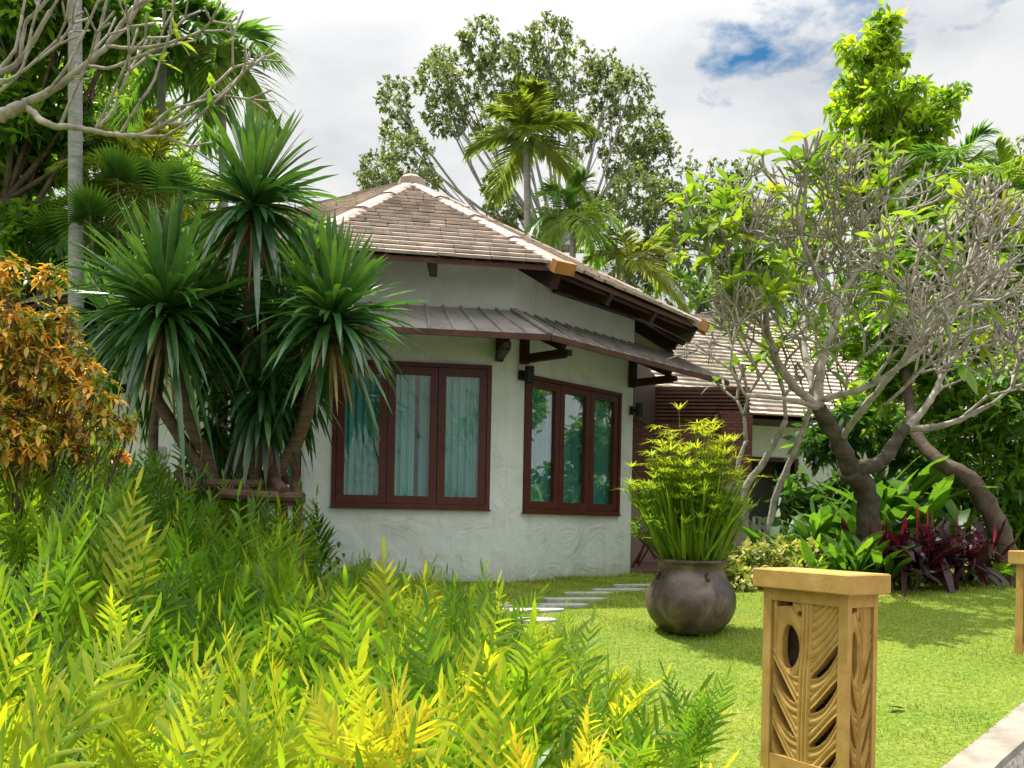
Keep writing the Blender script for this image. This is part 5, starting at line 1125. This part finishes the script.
# plumeria branch entering from the upper left: a tree standing left of the view
p4 = Plum(); p4.cap = 9999; d4 = 5.2; b4 = np.array([-4.3, 5.4, 0.]); b4[2] = float(g(b4[0], b4[1]))
LW = P(-12, 122, d4)
p4.limb([b4 - [0, 0, .1], b4 + [.05, 0, 1.0], P(-150, 200, 5.3), P(-60, 145, d4), LW], .10, .045)
def seg(pts, r0, r1, leaf=False):
    pp = [P(x, y, d) for x, y, d in pts]; p4.limb(pp, r0, r1); e = pp[-1]; 
    d = norm(pp[-1] - pp[-2]); p4.B.tube([e, e + d * r1], [r1 * .66, r1 * .35], 7)
    return e, d
_limb = p4.limb; p4.limb = lambda pts, r0, r1: _limb(pts, r0 * .66, r1 * .66)
e_ = []
L2 = [([(-12, 122, 5.2), (12, 110, 5.2), (30, 102, 5.2)], .062, .045), ([(30, 102, 5.2), (60, 85, 5.15), (85, 65, 5.1), (107, 46, 5.1)], .036, .022), ([(107, 46, 5.1), (122, 24, 5.1), (134, 8, 5.05), (152, -4, 5)], .022, .016),
      ([(28, 108, 5.2), (48, 124, 5.1), (80, 128, 5.0), (110, 134, 4.95), (140, 136, 4.9)], .032, .018), ([(140, 136, 4.9), (165, 124, 4.9), (190, 108, 4.9), (212, 88, 4.9)], .018, .011), ([(165, 124, 4.9), (190, 122, 4.9), (210, 106, 4.85)], .014, .010),
      ([(107, 46, 5.1), (130, 48, 5), (158, 46, 4.95), (178, 40, 4.9)], .016, .012), ([(85, 65, 5.1), (108, 68, 5), (130, 60, 5)], .016, .010), ([(48, 92, 5.15), (70, 62, 5.1), (85, 30, 5.05)], .016, .011), ([(95, 55, 5.1), (102, 20, 5.1), (108, -4, 5.1)], .016, .011),
      ([(60, 126, 5.05), (72, 98, 5), (80, 80, 4.95)], .014, .010), ([(95, 130, 5), (108, 105, 4.95), (118, 82, 4.9)], .014, .010), ([(95, 130, 5), (112, 112, 5.05), (118, 98, 5.05)], .012, .009), ([(120, 134, 4.95), (135, 110, 4.9), (152, 84, 4.9), (160, 62, 4.9)], .014, .009),
      ([(152, 126, 4.9), (170, 110, 4.85), (192, 104, 4.85)], .012, .009), ([(-12, 122, 5.2), (-8, 80, 5.2), (20, 60, 5.2), (50, 12, 5.1)], .035, .018), ([(20, 60, 5.2), (25, 25, 5.2), (40, 8, 5.1), (58, -12, 5.1)], .018, .012), ([(-12, 100, 5.2), (20, 72, 5.15), (32, 28, 5.1)], .014, .011), ([(-10, 80, 5.2), (12, 78, 5.15), (38, 60, 5.1)], .014, .011), ([(-5, 75, 5.2), (15, 50, 5.2), (22, 15, 5.2)], .02, .012), ([(-10, 90, 5.3), (22, 72, 5.3), (38, 58, 5.3)], .016, .01), ([(38, 8, 5.1), (36, 2, 5.1), (30, -8, 5.1)], .014, .01)]
for a in L2: e_.append(seg(*a))
for e, d in e_:
    p4.cap = p4.n + 5; p4.grow(e, d, .16, .0085, 2, lambda q: True, .1, 30)
t = thing('plumeria_tree', 'frangipani reaching in from the upper left with pale bare forked branches', 'tree', b4); p4.B.build('trunk', 'bark_plum', t, smooth=True)
G = Geo(); lf = [e_[i] for i in (4, 5, 6, 12, 13)]; rosettes(G, lf, 5, (.08, .14)); G.build('leaves', 'plum', t)

# ================================================================== planting at the right
# broad strap leaved plants
def broad(name, label, x, d, n, L_, W_, mat, tlo, thi, sp=.35, y=560, lean=0, el=.9, cat='plant', group=None, stem=.3):
    b = at_ground(x, d, y); G = Geo(); nst = max(2, n // 6); B = Geo(); sb_ = b + np.concatenate([rng.normal(0, sp, (nst, 2)) * [1, .6], np.zeros((nst, 1))], 1)
    k = rng.integers(0, nst, n); hs = rng.uniform(.3, 1, nst) * stem
    base = sb_[k] + np.stack([np.zeros(n), np.zeros(n), hs[k] * rng.uniform(.6, 1, n)], 1)
    az = rng.uniform(0, 6.28, n); dd = np.stack([np.cos(az) * .7 + lean, np.sin(az) * .7, np.full(n, el) * rng.uniform(.5, 1.4, n)], 1)
    leaves(G, base, dd, L_ * rng.uniform(.65, 1.1, n), W_ * rng.uniform(.8, 1.1, n), rng.uniform(.1, .55, n), 6, 'leaf', fold=.09, roll=rng.normal(0, .35, n), tint=np.clip(rng.uniform(tlo, thi, n), 0, 1))
    t = thing(name, label, cat, b, group)
    for q, h in zip(sb_, hs): B = Geo(); B.tube([q - [0, 0, .05], q + [0, 0, h + .02]], .016, 6); B.build('stem', 'bark_brown', t)
    G.build('leaves', mat, t)
broad('ginger_plant', 'clump of long glossy leaves right of the young pale stemmed tree', 800, 9.3, 60, .75, .13, 'mid', 0, .6, .30, stem=.45)
broad('ginger_plant', 'dark glossy broad leaf clump under the fork of the bare tree', 845, 9.4, 50, .8, .15, 'dark', .2, .9, .3, stem=.5)
broad('ginger_plant', 'large shaded paddle leaf clump behind the maroon plants', 915, 9.5, 60, .95, .19, 'mid', .0, .5, .35, stem=.8)
broad('ginger_plant', 'upright paddle leaves just right of the bare tree trunk', 880, 9.9, 36, .95, .17, 'mid', .1, .7, .25, stem=1.0)
broad('ginger_plant', 'sunlit low leaf clump beside the picket gate', 775, 9.7, 60, .5, .07, 'mid', .3, 1, .22, stem=.25)
broad('ginger_plant', 'glossy leaf clump hiding the foot of the bare tree trunk', 858, 8.25, 70, .55, .10, 'mid', 0, .7, .22, stem=.30)
broad('ginger_plant', 'spiky light green clump between the pale shrub and the bare tree', 822, 8.7, 60, .55, .045, 'bright', 0, .7, .2, stem=.30)
broad('ginger_plant', 'narrow leaved clump in front of the neighbouring house wall', 835, 10.2, 50, .7, .07, 'palm', .3, 1, .3, stem=.6)
for x, d, n, lb in ((880, 8.5, 42, 'leftmost maroon plant with bright pink upright new leaves'), (912, 8.15, 60, 'middle maroon plant, the tallest, with a pink red heart'), (948, 8.3, 54, 'maroon plant right of the tallest with arching purple leaves'), (978, 8.6, 44, 'rightmost maroon plant beside the leaning dark trunk'), (925, 8.8, 40, 'maroon plant at the back of the group with one erect red leaf')):
    b = at_ground(x, d); b2_ = b + [0, 0, .12]; G = Geo(); el = np.clip(rng.normal(.35, .45, n), -.4, 1); az = rng.uniform(0, 6.28, n)
    off_ = np.stack([rng.normal(0, .12, n), rng.normal(0, .1, n), rng.uniform(0, .3, n)], 1)
    tin = np.where(el > .95, rng.uniform(.75, .93, n), rng.uniform(0, .72, n))
    leaves(G, b2_ + off_, np.stack([np.cos(az) * np.sqrt(1 - el ** 2), np.sin(az) * np.sqrt(1 - el ** 2), el + .15], 1), rng.uniform(.3, .5, n), rng.uniform(.06, .085, n), np.clip(.55 - .5 * el, .05, 1), 5, 'leaf', fold=.1, tint=tin, roll=rng.normal(0, .3, n))
    B = Geo(); 
    for q in range(3): B.tube([b + [rng.normal(0, .06), rng.normal(0, .06), -.05], b + [rng.normal(0, .08), rng.normal(0, .06), .38]], .014, 6)
    t = thing('cordyline_plant', lb, 'plant', b, 'maroon cordylines at the back of the lawn'); B.build('stems', 'bark_brown', t); G.build('leaves', 'cord', t)
# variegated mound
b = at_ground(792, 8.3, 592); t = thing('variegated_shrub', 'low rounded shrub with cream and green leaves right of the clay pot', 'shrub', b); G = Geo(); B = Geo()
for x, y, r in ((760, 562, 26), (790, 556, 24), (818, 560, 24), (838, 568, 20), (740, 568, 22), (775, 578, 28), (808, 580, 28), (735, 585, 20), (836, 586, 18)):
    dd_ = 8.3 + (590 - y) * .012; c = P(x, y, dd_); rr = r / F * 8.3; blob_leaves(G, c, (rr, rr * 1.3, rr), 620, .085, .042, .3, 2, 0, .1, 1, hollow=.7); B.tube(bez(b, (b + c) / 2 - [0, 0, .05], c, 5), .008, 5, cap=False)
B.build('branches', 'bark_brown', t); G.build('leaves', 'varieg', t)
# leaning dark trunk at the right with its own crown beyond the edge
lt = at_ground(1015, 9.0, 575); tt_ = thing('leaning_tree', 'dark rough trunk leaning left at the right edge behind the maroon plants', 'tree', lt); B = Geo()
p = smoothpath([lt - [0, 0, .1], P(1004, 545, 9), P(990, 510, 9), P(968, 478, 9.05), P(940, 462, 9.2), P(915, 430, 9.5), P(905, 370, 9.9)], 6); B.tube(p, np.linspace(.125, .05, len(p)) * (1 + rng.normal(0, .06, len(p))), 10); B.build('trunk', 'bark_brown', tt_, smooth=True)
G = Geo()
for x, y, r in ((905, 360, 30), (930, 340, 30), (890, 330, 26), (950, 370, 24), (880, 380, 22)): blob_leaves(G, P(x, y, 10.0), r / F * 10, 220, .2, .07, .4, 2)
G.build('crown', 'mid', tt_)
# low creepers under the right trunk and bamboo canes
broad('garden_bush', 'low light green creeping plant at the foot of the leaning trunk', 990, 8.6, 70, .22, .07, 'bright', .1, .7, .3, stem=.15, cat='bush')
t = thing('bamboo_clump', 'thin green bamboo canes at the far right behind the leaning trunk', 'bamboo', at_ground(1015, 9.9)); B = Geo(); G = Geo()
for k in range(22):
    q = at_ground(990 + k * 4 + rng.normal(0, 3), 9.9 + rng.normal(0, .2)); B.tube(bez(q, q + [0, 0, 1], q + [rng.normal(0, .12), 0, 2.1], 5), .011, 5, .5, cap=False); m = 14
    leaves(G, q + np.stack([rng.normal(0, .06, m), rng.normal(0, .06, m), rng.uniform(.5, 2.1, m)], 1), rdir(m), .16, .025, .4, 2, 'lance')
B.build('canes', 'palm_y', t); G.build('leaves', 'mid', t)
